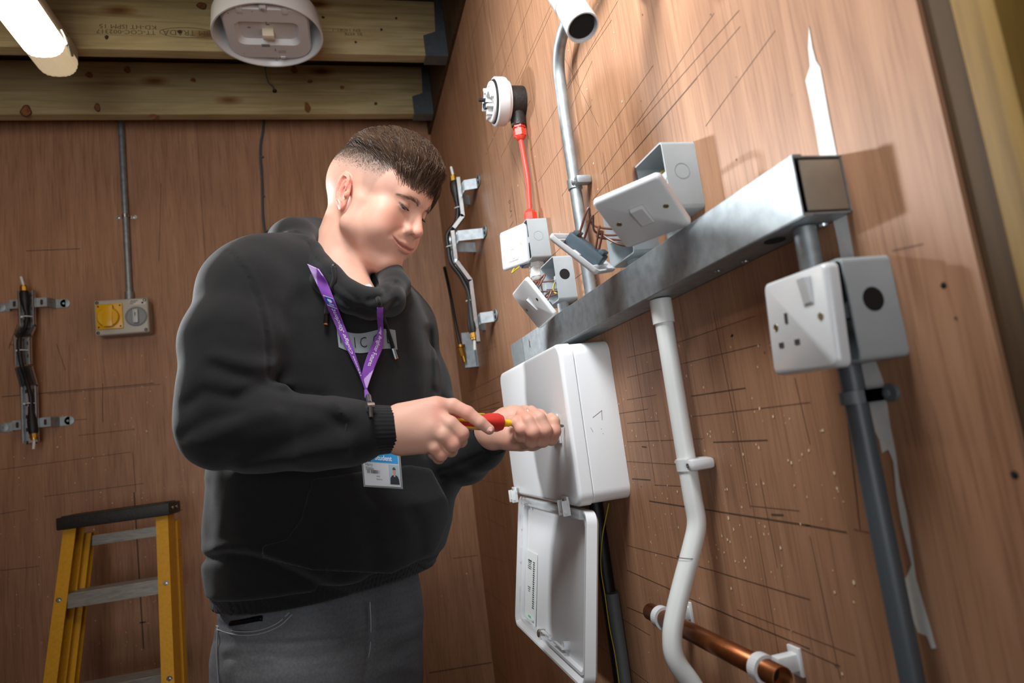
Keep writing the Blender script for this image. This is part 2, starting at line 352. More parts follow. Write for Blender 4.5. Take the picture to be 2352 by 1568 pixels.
# pale filler smears on the right wall
M_FILL = mat('white_filler', 'd9dad8', .75, noise=.08, nscale=60)
for poly in ([(1858,60),(1866,110),(1874,140),(1884,155),(1905,270),(1923,362),(1884,364),(1870,280),(1850,185),(1860,152),(1856,110)],
             [(1884,364),(1923,362),(1942,480),(1962,590),(1990,720),(2010,830),(1975,830),(1950,700),(1925,560)],
             [(1976,830),(2012,830),(2030,880),(2045,980),(2058,1045),(2066,1110),(2082,1180),(2094,1260),(2104,1330),(2122,1390),(2134,1430),(2150,1488),(2140,1490),(2128,1460),(2108,1452),(2098,1425),(2092,1395),(2078,1330),(2085,1318),(2094,1296),(2082,1250),(2070,1200),(2058,1130),(2052,1060),(2040,1032),(2026,1040),(2020,1010),(2006,985),(1996,930)]):
    mb = MB(); mb.v = [RW(x, y, .0007) for x, y in poly]; n = len(poly)
    mb.v += [RW(x, y, -.0005) for x, y in poly]; mb.f = [tuple(range(n))] + [(i, (i+1) % n, n+(i+1) % n, n+i) for i in range(n)]
    build('filler_smear', mb, M_FILL, wr, smooth=0)
mb = MB()
for x, y, r in ((2167,655,7),(2195,730,3),(1682,770,5),(1680,772,3),(2330,1090,8)): mb.lathe([(r/FPX*.55, 0), (0, .0012)], 10, Fr(RW(x, y, .0003), (0,-1,0), (0,0,1), (-1,0,0)))
build('screw_holes', mb, M_BLACK, wr, kind='stuff')
# framing beyond the end of the plywood
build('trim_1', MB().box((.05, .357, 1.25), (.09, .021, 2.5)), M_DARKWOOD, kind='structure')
p2 = RW(2230, 0)[1]
build('timber_post', MB().box((.05, .3305, 1.25), (.095, .030, 2.5), r=.002), M_STUD, label='upright yellowish timber post at the near end of the plywood wall', cat='post')
M_BLOCK = mat('dim_blockwork', '5c4a33', .9, noise=.35, nscale=14, bump=.4, bscale=40)
wf = build('wall_front', MB().box((.345, 0, 1.32), (.05, 2.0, 2.64)), M_BLACK, kind='structure')
for r in range(9):
    for c in range(4):
        y = -.62 + c*.45 + (r % 2)*.22; z = .5 + r*.222
        build('block', MB().box((.315, y, z), (.03, .435, .208), r=.006), M_BLOCK, wf)
# ------------------------------------------------------------------ ceiling: joists, hangers, lights
def hanger(jo, x, y, z):
    """folded steel joist hanger wrapping the joist end"""
    mb = MB(Fr((x, y, z), (1, 0, 0), (0, 1, 0), (0, 0, 1)))
    mb.box((0, 0, -.0012), (.075, .052, .0024))
    for s in (-1, 1):
        mb.prism([(-.0375, 0), (.0375, 0), (.0375, .2), (.012, .2), (.004, .085), (-.0375, .07)], -.001, .001, Fr((x, y+s*.0245, z), (1, 0, 0), (0, 0, 1), (0, -1, 0)))
        for (a, b) in ((-.02, .03), (.02, .045), (.024, .15)): mb.lathe([(.003, 0), (.003, .0014), (0, .002)], 8, Fr((x+a, y+s*.0257, z+b), (1, 0, 0), (0, 0, 1), (0, s, 0)))
    build('joist_hanger', mb, mat('grey_hanger_steel', '6d767c', .42, .7, noise=.15, nscale=40), jo, label='folded grey steel joist hanger')
JY = (2.384, 2.001, 1.60, 1.2)
JL = ('lower pine ceiling joist nearest the back wall with a drilled cable hole', 'upper pine ceiling joist with inverted stamps behind the round light', 'pine ceiling joist above the round light toward the camera', 'pine ceiling joist nearest the camera above the frame')
JO = []
for i, y in enumerate(JY):
    mb = MB(); n = 24
    x0, x1 = -2.1, -.012
    mb.box(((x0+x1)/2, y, 2.5475), (x1-x0, .045, .195), r=.003, seg=1)
    jo = thing('ceiling_joist', ((x0+x1)/2, y, 2.45), JL[i], 'joist'); JO.append(jo)
    build('timber', mb, M_PINE, jo)
    hanger(jo, -.047, y, 2.4485)
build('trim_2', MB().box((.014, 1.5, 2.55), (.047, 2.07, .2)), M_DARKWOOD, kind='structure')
# knots on the joist faces
M_KNOT = mat('pine_knot', '7a4c28', .6, noise=.4, nscale=90)
M_KNOT2 = mat('dark_knot_rim', '3a2413', .7)
for (px, py, j, rx, rz, dk) in ((60,255,0,11,13,1),(224,247,0,6,10,1),(706,247,0,7,13,0),(966,238,0,7,14,0),(352,267,0,9,5,0),(293,160,0,7,8,0),(444,184,0,6,5,0),(676,160,0,8,9,0),(712,187,0,6,4,1),(205,172,0,8,7,0),(863,238,0,4,4,1),(464,14,1,11,9,1),(413,73,1,5,4,1),(245,86,1,4,5,1),(910,42,1,3,3,1),(876,68,1,3,4,1),(786,201,0,5,5,0),(817,97,1,3,3,1),(742,40,1,4,3,1)):
    yy = JY[j] - .0228; P = PY(px, py, yy); d = (yy)/FPX
    mb = MB(Fr(P, (1, 0, 0), (0, 0, 1), (0, -1, 0))); pts = [(rx*d*cos(t)*(1+.15*sin(3*t+px)), rz*d*sin(t)*(1+.12*cos(2*t+py))) for t in np.linspace(0, 2*pi, 18, endpoint=False)]
    mb.prism(pts, 0, .0008); build('knot', mb, M_KNOT if not dk else M_KNOT2, JO[j])
    if dk and rx > 5:
        mb = MB(Fr(P, (1, 0, 0), (0, 0, 1), (0, -1, 0))); mb.prism([(a*.78, b*.78) for a, b in pts], 0, .0014); build('knot', mb, M_KNOT, JO[j])
# stamps, printed upside down on the joist
M_INK = mat('stamp_ink', '5a4a30', .7)
fy = JY[1] - .0229
def stamp(s, px, py, hpx, k=1.0):
    P = PY(px, py, fy); h = hpx*fy/FPX
    build('stamp', text_mb(s, h*1.35, lambda x, y: P + np.array([-x*k, 0, -y])), M_INK, JO[1], recalc=False, smooth=0)
stamp('KD-HT ISPM 15', 294, 61, 11, 1.2); stamp('TT-COC-002317', 290, 73, 11, 1.15); stamp('BM TRADA', 430, 75, 14, 1.12); stamp('BS 4978', 812, 78, 8, 1.2); stamp('EN 14081-1', 795, 69, 8, 1.3)
P = PY(430, 75, fy); mb = MB(Fr(P, (1, 0, 0), (0, 0, 1), (0, -1, 0))); o_ = [(.076*cos(t), .017*sin(t)) for t in np.linspace(0, 2*pi, 40, endpoint=False)]
mb.ring(o_, [(a*.975, b*.9) for a, b in o_], 0, .0003); build('stamp', mb, M_INK, JO[1], smooth=0)

# fluorescent batten, along y under the joists
P1 = PZ(132, 202, 2.36); P2 = PZ(194, 168, 2.40)
bx = -1.135; by1 = 1.985; by0 = .55
bt = thing('batten_light', (bx, (by0+by1)/2, 2.45), 'lit fluorescent batten with ribbed clear diffuser at top left', 'ceiling light')
M_BATBODY = mat('grey_batten_body', 'b9b6ae', .45)
mb = MB(); mb.box((bx, (by0+by1)/2, 2.428), (.098, by1-by0, .044), r=.006); build('body', mb, M_BATBODY, bt)
M_DIFF = mat('glowing_diffuser', 'f3e6c8', .35, emit='ffeecb', estr=10)
M_DIFFEND = mat('clear_ribbed_end', 'e8dcc0', .3, emit='ffe6b8', estr=.5, noise=.1, nscale=80)
def half(y0, y1, rr=.05, n=26, endround=0):
    mb = MB(); ys = [y0, y1]; prof = []
    for k in range(n+1):
        a = pi*k/n; q = .0014 if k % 2 else 0; prof.append(((rr+q)*np.sign(cos(a))*abs(cos(a))**.75, -(rr*.98+q)*sin(a)**.8))
    if endround:
        ys = [y0]; sc = [1]
        for t in np.linspace(0, 1, 7): ys.append(y1 - .02*(1-sin(t*pi/2))); sc.append(.82+.18*cos(t*pi/2) if t > 0 else 1)
    else: sc = [1, 1]
    for yv, s in zip(ys, sc):
        for a, b in prof: mb.v.append(np.array([bx+a*s, yv, 2.408+b*s]))
    m = n+1
    for i in range(len(ys)-1):
        for k in range(n): mb.f.append((i*m+k, i*m+k+1, (i+1)*m+k+1, (i+1)*m+k))
    mb.f.append(tuple(range(m))); mb.f.append(tuple((len(ys)-1)*m+k for k in range(m))[::-1])
    return mb
build('diffuser', half(by0, by1-.105), M_DIFF, bt, smooth=60)
build('diffuser_end', half(by1-.105, by1, endround=1), M_DIFFEND, bt, smooth=30)
for yy in (by1-.1, by1-.75, by0+.1):
    mb = MB(); mb.tube(spline([(bx+.052, yy-.03, 2.425), (bx+.06, yy-.01, 2.40), (bx+.058, yy+.02, 2.385), (bx+.053, yy+.035, 2.39)], 5), .004, 8); mb.box((bx+.056, yy, 2.408), (.008, .022, .03), r=.003)
    build('clip', mb, M_STEEL, bt)
mb = MB(); mb.tube([(bx, by0+.05, 2.40), (bx, by1-.12, 2.40)], .013, 12)
build('tube_lamp', mb, mat('lamp_glow', 'ffffff', .5, emit='fff0d4', estr=12), bt)

# round bulkhead light base without its cover
cx, cy, cz, R0 = -.553, 1.785, 2.372, .147
f = FC(cx, cy, 2.45); bk = thing('bulkhead_light', (cx, cy, 2.45), 'round white bulkhead light with its cover removed under the joists', 'ceiling light')
dz = 2.45 - cz
mb = MB(f); mb.lathe([(0, 0), (R0*.9, 0), (R0*.97, dz*.25), (R0, dz*.9), (R0, dz), (R0-.004, dz), (R0-.007, dz-.004), (R0-.012, dz*.5), (R0*.84, .012), (0, .012)], 64); build('housing', mb, M_WHITE, bk, smooth=40)
fp = f.at(0, 0, 0)
M_TRAY = mat('light_grey_gear_tray', 'd8d8d9', .4)
mb = MB(fp); outer = rrect(.228, .232, .055, 7); top = rrect(.214, .218, .05, 7)
n = len(outer); w0, w1 = .014, dz-.007
mb.add([(x, y, w0) for x, y in outer] + [(x*.985, y*.985, w1-.008) for x, y in outer] + [(x, y, w1) for x, y in top] , [(i, (i+1) % n, n+(i+1) % n, n+i) for i in range(n)] + [(n+i, n+(i+1) % n, 2*n+(i+1) % n, 2*n+i) for i in range(n)])
inn = rrect(.168, .104, .022, 7); inn2 = rrect(.146, .086, .018, 7)
k = len(mb.v); mb.v += [fp(x, y+.005, w1) for x, y in inn] + [fp(x, y+.005, w1-.014) for x, y in inn2]
b0 = 2*n
mb.f += [(b0+i, b0+(i+1) % n, k+(i+1) % n, k+i) for i in range(n)] + [(k+i, k+(i+1) % n, k+n+(i+1) % n, k+n+i) for i in range(n)] + [tuple(k+n+i for i in range(n))]
build('gear_tray', mb, M_TRAY, bk, smooth=45, recalc=True)
M_CREAM = mat('cream_connector', 'e6dcc4', .45)
mb = MB(fp); mb.box((0, -.002, w1-.004), (.03, .022, .024), r=.001)
for i in range(3): mb.box((-.004+i*.006, -.0125, w1-.004), (.0035, .002, .005))
build('connector', mb, M_CREAM, bk)
mb = MB(fp)
for x, y in ((-.062, .104), (.052, .104)): mb.box((x, y, w1-.004), (.017, .026, .012), r=.003)
mb.box((-.002, .118, w1-.002), (.02, .02, .014), r=.005); mb.box((.01, -.13, w1-.014), (.016, .018, .012), r=.004)
mb.box((.03, -.106, w1+.001), (.014, .01, .004), r=.001)
build_split('fixing_lug', mb, M_WHITE, bk)
mb = MB(fp)
for x, y, a, b in ((-.048, .012, .008, .005), (-.012, -.05, .022, .012), (.002, .026, .009, .003), (-.03, .1, .004, .003), (-.09, .09, .004, .003), (0, .055, .003, .01), (.012, -.07, .003, .012), (-.075, -.09, .003, .003), (.06, -.06, .002, .002), (-.04, -.06, .002, .002)):
    mb.box((x, y, w1-.0135 if abs(y) < .035 and abs(x) < .06 else w1), (a, b, .0012))
build('slots', mb, mat('slot_shadow_grey', '8c8c8e', .6), bk, kind='stuff')
mb = MB(fp)
for y in (.118, -.13):
    mb.lathe([(.0045, 0), (.0045, .003), (.002, .003), (.002, .0015), (0, .0015)], 14, fp.at(-.002 if y > 0 else .01, y, w1+(.004 if y > 0 else -.009)))
build_split('screw', mb, M_STEEL, bk)
for s, yy in (('CLICK', -.082), ('SHUT', -.074)):
    build('lettering', text_mb(s, .008, lambda x, y, yy=yy: fp(.03-x, yy-y, w1+.0006)), mat('print_grey', '77777a', .6), bk, recalc=False, smooth=0)
# dangling cable from the joist hole and grey cable down the back wall
h = PY(631, 209, JY[0]-.0227)
build('hole', MB(Fr(h, (1, 0, 0), (0, 0, 1), (0, -1, 0))).prism(circ(.008, 14), 0, .0006), M_BLACK, JO[0])
mb = MB(); mb.tube(spline([h, h+np.array([-.006, -.02, .008]), PY(617, 190, JY[0]-.05), PY(610, 165, JY[0]-.06), PY(608, 140, JY[0]-.06)+np.array([0, 0, .03]), np.array([-.6, JY[0]-.07, 2.60])], 6), .0022, 8)
build('ceiling_cable', mb, M_BLUEGREY, label='thin grey cable dropping into a hole in the lower joist', cat='cable')
bc = thing('wall_cable', BW(612, 560), 'thin dark cable clipped down the back wall behind his shoulder', 'cable')
mb = MB(); mb.tube(spline([BW(608, 262, .006), BW(604, 300, .006), BW(598, 345, .007), BW(602, 420, .005), BW(604, 500, .006), BW(612, 560, .006), BW(616, 640, .006)], 6), .0045, 10); build('sheath', mb, M_BLUEGREY, bc)
for (x, y) in ((602, 362), (604, 452), (611, 532)):
    f = Fr(BW(x, y), (1, 0, 0), (0, 0, 1), (0, -1, 0)); build('cable_clip', MB(f).box((0, 0, .006), (.013, .006, .012), r=.002), mat('clip_grey', '4b5055', .5), bc)
# ------------------------------------------------------------------ back wall: conduit, yellow socket box, cable tray
def saddle(parent, f, r, m, name='saddle', w=.011, ear=.028, ww=None):
    """two-ear conduit saddle; f.v along the pipe, pipe axis at w=ww"""
    ww = ww or r+.002; mb = MB(f); n = 12; R = r+.0018; out = []
    arc = [(R*cos(pi-k*pi/n), ww+R*sin(k*pi/n)) for k in range(n+1)]
    path = [(-ear, .001), (-R, .001)] + arc + [(R, .001), (ear, .001)]
    for v in (-w/2, w/2):
        for a, b in path: out.append((a, v, b))
        for a, b in path: out.append((a*(1.0), v, b+.0016))
    m_ = len(path); fs = []
    for i in range(m_-1):
        fs += [(i, i+1, m_+i+1, m_+i), (2*m_+i, 3*m_+i, 3*m_+i+1, 2*m_+i+1), (m_+i, m_+i+1, 3*m_+i+1, 3*m_+i), (i, 2*m_+i, 2*m_+i+1, i+1)]
    fs += [(0, m_, 3*m_, 2*m_), (m_-1, 3*m_-1, 4*m_-1, 2*m_-1)]
    mb.add(out, fs)
    for s in (-1, 1): mb.lathe([(.0075, 0), (.0075, .004), (.006, .004)], 12, f.at(s*ear, 0, 0)); mb.lathe([(.0035, .004), (.0035, .006), (0, .0068)], 10, f.at(s*ear*.86, 0, 0))
    return build(name, mb, m, parent)
cb = thing('steel_conduit', BW(300, 690), 'straight grey steel conduit on the back wall above the yellow socket', 'conduit')
XC = -1.132
mb = MB(); mb.tube([(XC, YB-.014, 2.62), (XC, YB-.014, 1.84)], .0105, 16); build('pipe', mb, M_GALV, cb)
saddle(cb, FB(XC, BW(292, 500)[2]), .0105, M_STEEL, ww=.0135)
mb = MB(); mb.tube([(XC, YB-.014, 1.868), (XC, YB-.014, 1.838)], .0145, 16); build('bush', mb, M_GALV, cb)
# yellow 110 V interlocked socket
a = BW(235, 702, .07); b = BW(345, 697, .07); c = BW(240, 781, .07)
wbx, hbx = .165, .122; cx_, cz_ = -1.142, 1.768
f = FB(cx_, cz_); sk = thing('switched_socket', (cx_, YB, cz_-hbx/2), 'grey wall box with yellow flap socket and rotary switch', 'socket')
M_LG = mat('pale_grey_abs', 'b9b4ab', .42); M_LG2 = mat('mid_grey_abs', '9d978d', .45)
build('back_box', MB(f).box((0, 0, .03), (wbx-.004, hbx-.004, .06), r=.008, seg=3), M_LG2, sk)
build('lid', MB(f).box((0, 0, .066), (wbx, hbx, .02), r=.006, seg=3), M_LG, sk)
fl = f.at(-.036, .002, .076)
fp = build('yellow_flange', MB(fl).box((0, 0, .002), (.082, .088, .006), r=.003), M_YELLOW, sk)
mb = MB(fl.at(-.002, -.004, 0)); mb.lathe([(.034, .004), (.034, .012), (.031, .017), (0, .018)], 28); mb.box((0, .018, .012), (.034, .046, .012), r=.004); mb.box((0, -.008, .019), (.03, .05, .004), r=.0015); build('flap', mb, M_YELLOW, fp)
fr_ = f.at(.045, -.004, .076); rs = build('rotary_base', MB(fr_).lathe([(.034, 0), (.034, .003), (.03, .006), (.0285, .006), (.0285, .003), (0, .003)], 32), mat('grey_dial', '8e9295', .4), sk)
mb = MB(fr_); mb.box((0, 0, .008), (.017, .048, .014), r=.003); build('knob', mb, mat('pale_knob', 'c4c8ca', .4), rs)
build('knob_mark', MB(fr_).box((0, .006, .0155), (.002, .012, .001)), M_DARK, rs)
build('rating_label', MB(f).box((.05, .046, .0764), (.05, .018, .0008)), mat('paper_label', 'd6d3cc', .7), sk)
mb = MB(f)
for i in range(3): mb.box((.04-.004*i, .051-.005*i, .0771), (.024-.006*i, .0022, .0004))
mb.box((.066, .043, .0771), (.006, .006, .0004)); build('label_print', mb, M_DARK, sk, kind='stuff')
mb = MB(f)
for sx in (-1, 1):
    for sy in (-1, 1): mb.lathe([(.0055, 0), (.0055, .0012), (.003, .0012), (0, -.001)], 10, f.at(sx*.073, sy*.052, .0757)); mb.lathe([(.003, 0), (.003, .0012), (0, .001)], 8, f.at(-.036+sx*.033, .002+sy*.036, .081))
build_split('corner_screw', mb, mat('screw_dark', '3b3833', .4, .6), sk)

def cable_tray(f, label, cl, group, mid=None):
    """zig-zag galvanised channel on two stand-off brackets; f at the centre, v up"""
    t = thing('cable_tray', f(0, -.26, 0), label, 'cable tray', group)
    W2 = .0235; prof = [(.255, .04), (.13, .04), (.095, .075), (.09, .078), (.005, .078), (0, .078), (-.03, .072), (-.075, .04), (-.25, .04)]
    segs = [((.255, .04), (.13, .04)), ((.13, .04), (.092, .074)), ((.088, .077), (.0, .077)), ((-.004, .076), (-.065, .04)), ((-.065, .04), (-.252, .04))]
    for i, ((v0, w0), (v1, w1)) in enumerate(segs):
        d = nrm((v1-v0, w1-w0)); nv, nw = -d[1], d[0]
        if nw < 0: nv, nw = -nv, -nw
        mb = MB(f); th = .0013
        def slab(u0, u1, h0, h1):
            vs = [(u, v+nv*h, w+nw*h) for (v, w) in ((v0, w0), (v1, w1)) for u in (u0, u1) for h in (h0, h1)]
            mb.add(vs, [(0,1,3,2),(4,6,7,5),(0,4,5,1),(2,3,7,6),(0,2,6,4),(1,5,7,3)])
        slab(-W2, W2, 0, th); slab(-W2, -W2+th, 0, .014); slab(W2-th, W2, 0, .014)
        slab(-W2, -W2+.006, .0127, .014); slab(W2-.006, W2, .0127, .014)
        build('tray_section', mb, M_STEEL, t)
        L = math.hypot(v1-v0, w1-w0); mb = MB(f)
        for s in np.arange(.018, L, .042):
            for u in (-.012, .012):
                cv, cw = v0+(v1-v0)*s/L, w0+(w1-w0)*s/L; fq = Fr(f(u, cv+nv*(th+.0002), cw+nw*(th+.0002)), f.A[0], f.A[1]*d[0]+f.A[2]*d[1], f.A[1]*nv+f.A[2]*nw)
                mb.prism(rrect(.006, .013, .003, 3), 0, .0003, fq)
        if mb.v: build('slot', mb, mat('slot_brown', '3f2b1e', .8), t, kind='stuff')
    for vc, wv in ((.215, .038), (-.19, .038)) + (((mid, .075),) if mid else ()):
        for s in (-1, 1):
            mb = MB(f); pts = [(0.0, wv), (s*.055, wv), (s*.068, .002), (s*.098, .002)]; h = .0155
            for (u0, w0), (u1, w1) in zip(pts[:-1], pts[1:]):
                dx = nrm((u1-u0, w1-w0)); nn = np.array([-dx[1], dx[0]])*.0016
                vs = [(u+nn[0]*e, vc+v, w+nn[1]*e) for (u, w) in ((u0, w0), (u1, w1)) for v in (-h, h) for e in (0, 1)]
                mb.add(vs, [(0,1,3,2),(4,6,7,5),(0,4,5,1),(2,3,7,6),(0,2,6,4),(1,5,7,3)])
            mb.lathe([(.0155, .0012), (.0155, .003), (.014, .0036), (0, .0036)], 18, f.at(s*.096, vc, 0)); mb.lathe([(.004, .0036), (.004, .005), (0, .006)], 8, f.at(s*.092, vc, 0))
            build('bracket', mb, M_GALV, t)
            mb = MB(f); mb.prism(rrect(.008, .019, .0035, 3), .0398, .0401, f.at(s*.04, vc, wv-.038)); build('slot', mb, mat('slot_brown', '3f2b1e', .8), t, kind='stuff')
    mb = MB(f)
    for u, v in ((.013, .23), (.013, -.2), (-.013, .19)): mb.lathe([(.006, .0415), (.006, .044), (.003, .0465), (0, .0465)], 6, f.at(u, v, 0))
    build_split('bolt', mb, M_STEEL, t)
    c = t
    w = .016
    path = [(0.0, .205, .04+w), (.002, .16, .04+w), (-.001, .12, .05+w), (-.004, .085, .08+w), (-.004, .04, .082+w), (0, -.005, .08+w), (.002, -.05, .056+w), (.006, -.1, .04+w), (.008, -.15, .04+w)]
    build('cable_sheath', MB(f).tube(spline(path, 6), .0068, 12), M_DARK, c, label='black armoured cable')
    for (p, q) in (((-.004, .252, .04+w), (0, .185, .04+w)), ((.012, -.225, .04+w), (.006, -.135, .04+w))):
        p, q = np.array(p), np.array(q); d = q-p
        build('gland_shroud', MB(f).tube([p, p+d*.12, p+d*.45, p+d*.8, q], [.0125, .0145, .0145, .009, .0075], 16), M_DARK, c)
        e = p - nrm(d)*.014; mb = MB(f); mb.tube([p, e], .0125, 8); mb.tube([e, e-nrm(d)*.006], .0095, 16); build('brass_gland', mb, M_BRASS, c)
        e2 = e - nrm(d)*.006; build('core', MB(f).tube([e2, e2-nrm(d)*.03+np.array([-.004, 0, .002])], .0042, 10), M_WHITE2, c)
    for v, ww in ((.165, .04), (.045, .079), (-.125, .04)):
        mb = MB(f); mb.tube(spline([(-.02, v, ww+.004), (-.008, v, ww+.018), (.001, v, ww+.0245), (.011, v, ww+.016), (.02, v, ww+.003)], 4), .0018, 6); mb.box((-.012, v, ww+.016), (.007, .006, .005), r=.001); build('cable_tie', mb, M_WHITE2, c)
    return t
pc = BW(76, 850)
cable_tray(FB(-1.432, 1.63), 'zigzag galvanised cable tray on two brackets at far left of back wall', 'black armoured cable with brass glands on the far left wall tray', 'zigzag cable trays')
cable_tray(FR(1.905, 1.735), 'zigzag galvanised cable tray seen edge on beside his face', 'black armoured cable with brass gland on the right wall tray beside his face', 'zigzag cable trays', mid=.06)
# low corner gland on a small angle bracket
f = FR(2.16, 1.50); t = thing('gland_bracket', f(0, -.06, 0), 'small steel angle bracket with brass gland low beside the edge-on tray', 'bracket')
mb = MB(f); mb.box((0, 0, .0012), (.03, .12, .0024)); mb.box((-.013, 0, .02), (.003, .12, .04)); mb.box((0, -.06, .02), (.035, .003, .04)); build('angle', mb, M_GALV, t)
mb = MB(f); mb.tube([(0, -.02, .045), (0, .01, .05)], .012, 8); mb.tube([(0, .01, .05), (0, .018, .05)], .016, 16); mb.tube([(0, -.04, .042), (0, -.02, .045)], .008, 12); build('brass_gland', mb, M_BRASS, t)
build('cable_tail', MB(f).tube(spline([(0, .018, .05), (-.002, .06, .054), (.004, .12, .06), (.03, .2, .07), (.1, .26, .09)], 5), .0052, 10), M_DARK, t)

# ------------------------------------------------------------------ right wall: detector, red cable, conduit, lamp
f = FR(1.318, 1.925); dt = thing('smoke_detector_base', f(0, -.05, 0), 'round white detector base on a black box with exposed contacts', 'detector')
mb = MB(f); mb.lathe([(.033, 0), (.034, .004), (.034, .032), (.03, .036), (0, .036)], 28); mb.tube([(0, -.028, .018), (0, -.058, .018)], [.018, .016], 16); build('conduit_box', mb, mat('black_pitted_box', '1f1d1c', .5, noise=.3, nscale=120, bump=.4, bscale=300), dt)
build('ring', MB(f).lathe([(0, .036), (.044, .036), (.046, .042), (.0505, .043), (.052, .048), (.052, .066), (.05, .068), (.047, .068), (.0465, .062), (0, .06)], 40), M_WHITE, dt)
build('seal', MB(f).lathe([(.0455, .06), (.0455, .071), (.043, .072), (0, .072)], 36), M_DARK, dt)
build('plate', MB(f).lathe([(0, .07), (.0425, .07), (.0435, .073), (.042, .076), (.035, .0765), (.034, .0745), (0, .0745)], 36), mat('offwhite_plate', 'e2e1de', .4), dt)
mb = MB(f)
for ang in (20, 140, 260):
    ff = f.rot(2, ang); mb.box((.022, .004, .08), (.016, .012, .014), ff, r=.001); mb.box((.03, -.01, .079), (.008, .02, .009), ff, r=.001); mb.box((.014, .016, .082), (.006, .014, .016), ff, r=.001)
mb.box((0, 0, .08), (.02, .012, .012), r=.001); build_split('terminal', mb, M_WHITE, dt)
mb = MB(f); mb.tube([(-.004, .006, .085), (-.004, .006, .1)], .004, 10); mb.lathe([(.008, .084), (.008, .091), (.005, .093), (.005, .089), (0, .089)], 14, f.at(.004, -.012, 0)); build_split('contact', mb, M_DARK, dt)
rc = thing('red_cable', f(0, -.27, 0), 'red fire cable between the detector and the fused switch', 'cable')
ff = FR(1.318, 1.925)
def gland(f, v, s, m, parent, w=.02, k=1.0):
    mb = MB(f)
    mb.tube([(0, v, w), (0, v+s*.007*k, w)], .0145*k, 6); mb.tube([(0, v+s*.007*k, w), (0, v+s*.011*k, w)], .0115*k, 16); mb.tube([(0, v+s*.011*k, w), (0, v+s*.026*k, w)], .0145*k, 6); mb.tube([(0, v+s*.026*k, w), (0, v+s*.031*k, w), (0, v+s*.035*k, w)], [.0125*k, .0105*k, .006*k], 16)
    build('gland', mb, m, parent)
gland(ff, -.056, -1, M_RED, rc, .018)
gland(FR(1.318, 1.64), .0, 1, M_RED, rc, .02)
build('sheath', MB().tube(spline([ff(0, -.088, .018), ff(-.001, -.13, .016), ff(.001, -.18, .015), ff(0, -.22, .017), ff(0, -.255, .02)], 5), .0055, 12), mat('red_cable_sheath', 'd0463a', .4), rc)
# bent steel conduit
sc_ = thing('steel_conduit', RW(1357, 660), 'bent galvanised steel conduit rising from the trunking past the detector', 'conduit')
YC = 1.04
pts = [(-.022, YC, 1.405), (-.022, YC, 1.5), (-.022, YC, 1.66), (-.022, YC, 1.74), RW(1290, 212, .022), RW(1284, 165, .023), RW(1284, 122, .025), RW(1290, 86, .027), RW(1303, 46, .028), RW(1324, 2, .028), RW(1350, -50, .026), RW(1375, -110, .024)]
build('pipe', MB().tube(spline(pts, 5), .0106, 18), M_GALV, sc_)
f = FR(YC, RW(1330, 415, .02)[2]); mb = MB(f); n = 16; R = .0128
build('saddle', MB(f).ring(circ(R, n, (0, 0)), circ(.0105, n, (0, 0)), -.0085, .0085, Fr(f(0, 0, .022), f.A[0], f.A[2], f.A[1])), M_GALV, sc_)
mb = MB(f); mb.box((.019, 0, .014), (.018, .015, .028), r=.004); mb.lathe([(.0035, 0), (.0035, .003), (0, .004)], 10, f.at(.012, 0, .0285)); build('saddle_lug', mb, M_GALV, sc_)
# white swivel lamp holder hanging in front of the conduit
o1 = np.array([-.09, .795, 1.768]); ax = nrm(K(1345, 66, .84) - K(1322, 14, .80)); u, v = perp(ax)
mth = K(1339, 64, .815); ax = nrm(.27*CM[:, 0] - .80*CM[:, 2] - .50*CM[:, 1]); u, v = perp(ax); f = Fr(mth, u, v, ax)
lp = thing('lamp_holder', mth - ax*.12, 'white angled lamp holder with empty dark mouth at top', 'lamp holder')
build('shell', MB(f).lathe([(.0, -.055), (.0185, -.055), (.0195, -.045), (.0205, -.002), (.0203, 0), (.0185, 0), (.0172, -.004), (.0165, -.03), (0, -.03)], 36), M_WHITE, lp)
mb = MB(f); mb.lathe([(.0158, -.003), (.0152, -.028), (0, -.0285)], 28); build('liner', mb, M_BLACK, lp)
mb = MB(f); mb.tube(spline([f(0, 0, -.05), f(0, 0, -.062), mth-ax*.08+np.array([.006, 0, .004]), np.array([-.05, mth[1]+.02, mth[2]+.1]), np.array([-.012, mth[1]+.02, mth[2]+.112])], 5), [.0198]*13+[.021]*8, 24, fr=WORLD); build('elbow', mb, M_WHITE, lp)
fb = FR(mth[1]+.02, mth[2]+.112); build('base', MB(fb).lathe([(.042, 0), (.042, .01), (.034, .018), (0, .018)], 32), M_WHITE, lp)

# ------------------------------------------------------------------ plates, boxes and wires
def plate(name, f, label, cat, back=False, parent_only=None, th=.0085):
    """86 mm accessory plate; f centre of the front face, w out of the face, v up"""
    t = thing(name, f(0, 0, -.01), label, cat)
    mb = MB(f); o = rrect(.086, .086, .006, 4); n = len(o)
    rings = [(1.0, -th), (1.0, -th*.45), (.975, -.0015), (.93, 0)]
    vs = [(x*k, y*k, w) for k, w in rings for x, y in o] + [(x*.94, y*.94, -th) for x, y in o] + [(x*.93, y*.93, -.003) for x, y in o]
    fs = []
    for a, b in ((0, 1), (1, 2), (2, 3), (4, 0), (5, 4)): fs += [(a*n+i, a*n+(i+1) % n, b*n+(i+1) % n, b*n+i) for i in range(n)]
    fs += [tuple(3*n+i for i in range(n)), tuple(5*n+i for i in range(n))[::-1]]
    mb.add(vs, fs); build('faceplate', mb, M_WHITE, t, smooth=40)
    return t
def screws(f, t, d=.03):
    mb = MB(f)
    for s in (-1, 1): mb.lathe([(.0034, .0002), (.0031, .0006), (.0023, -.0006), (.0016, -.0002), (0, .0002)], 14, f.at(s*d, 0, 0))
    build_split('screw', mb, mat('screw_brass', '8f8062', .35, .8), t)
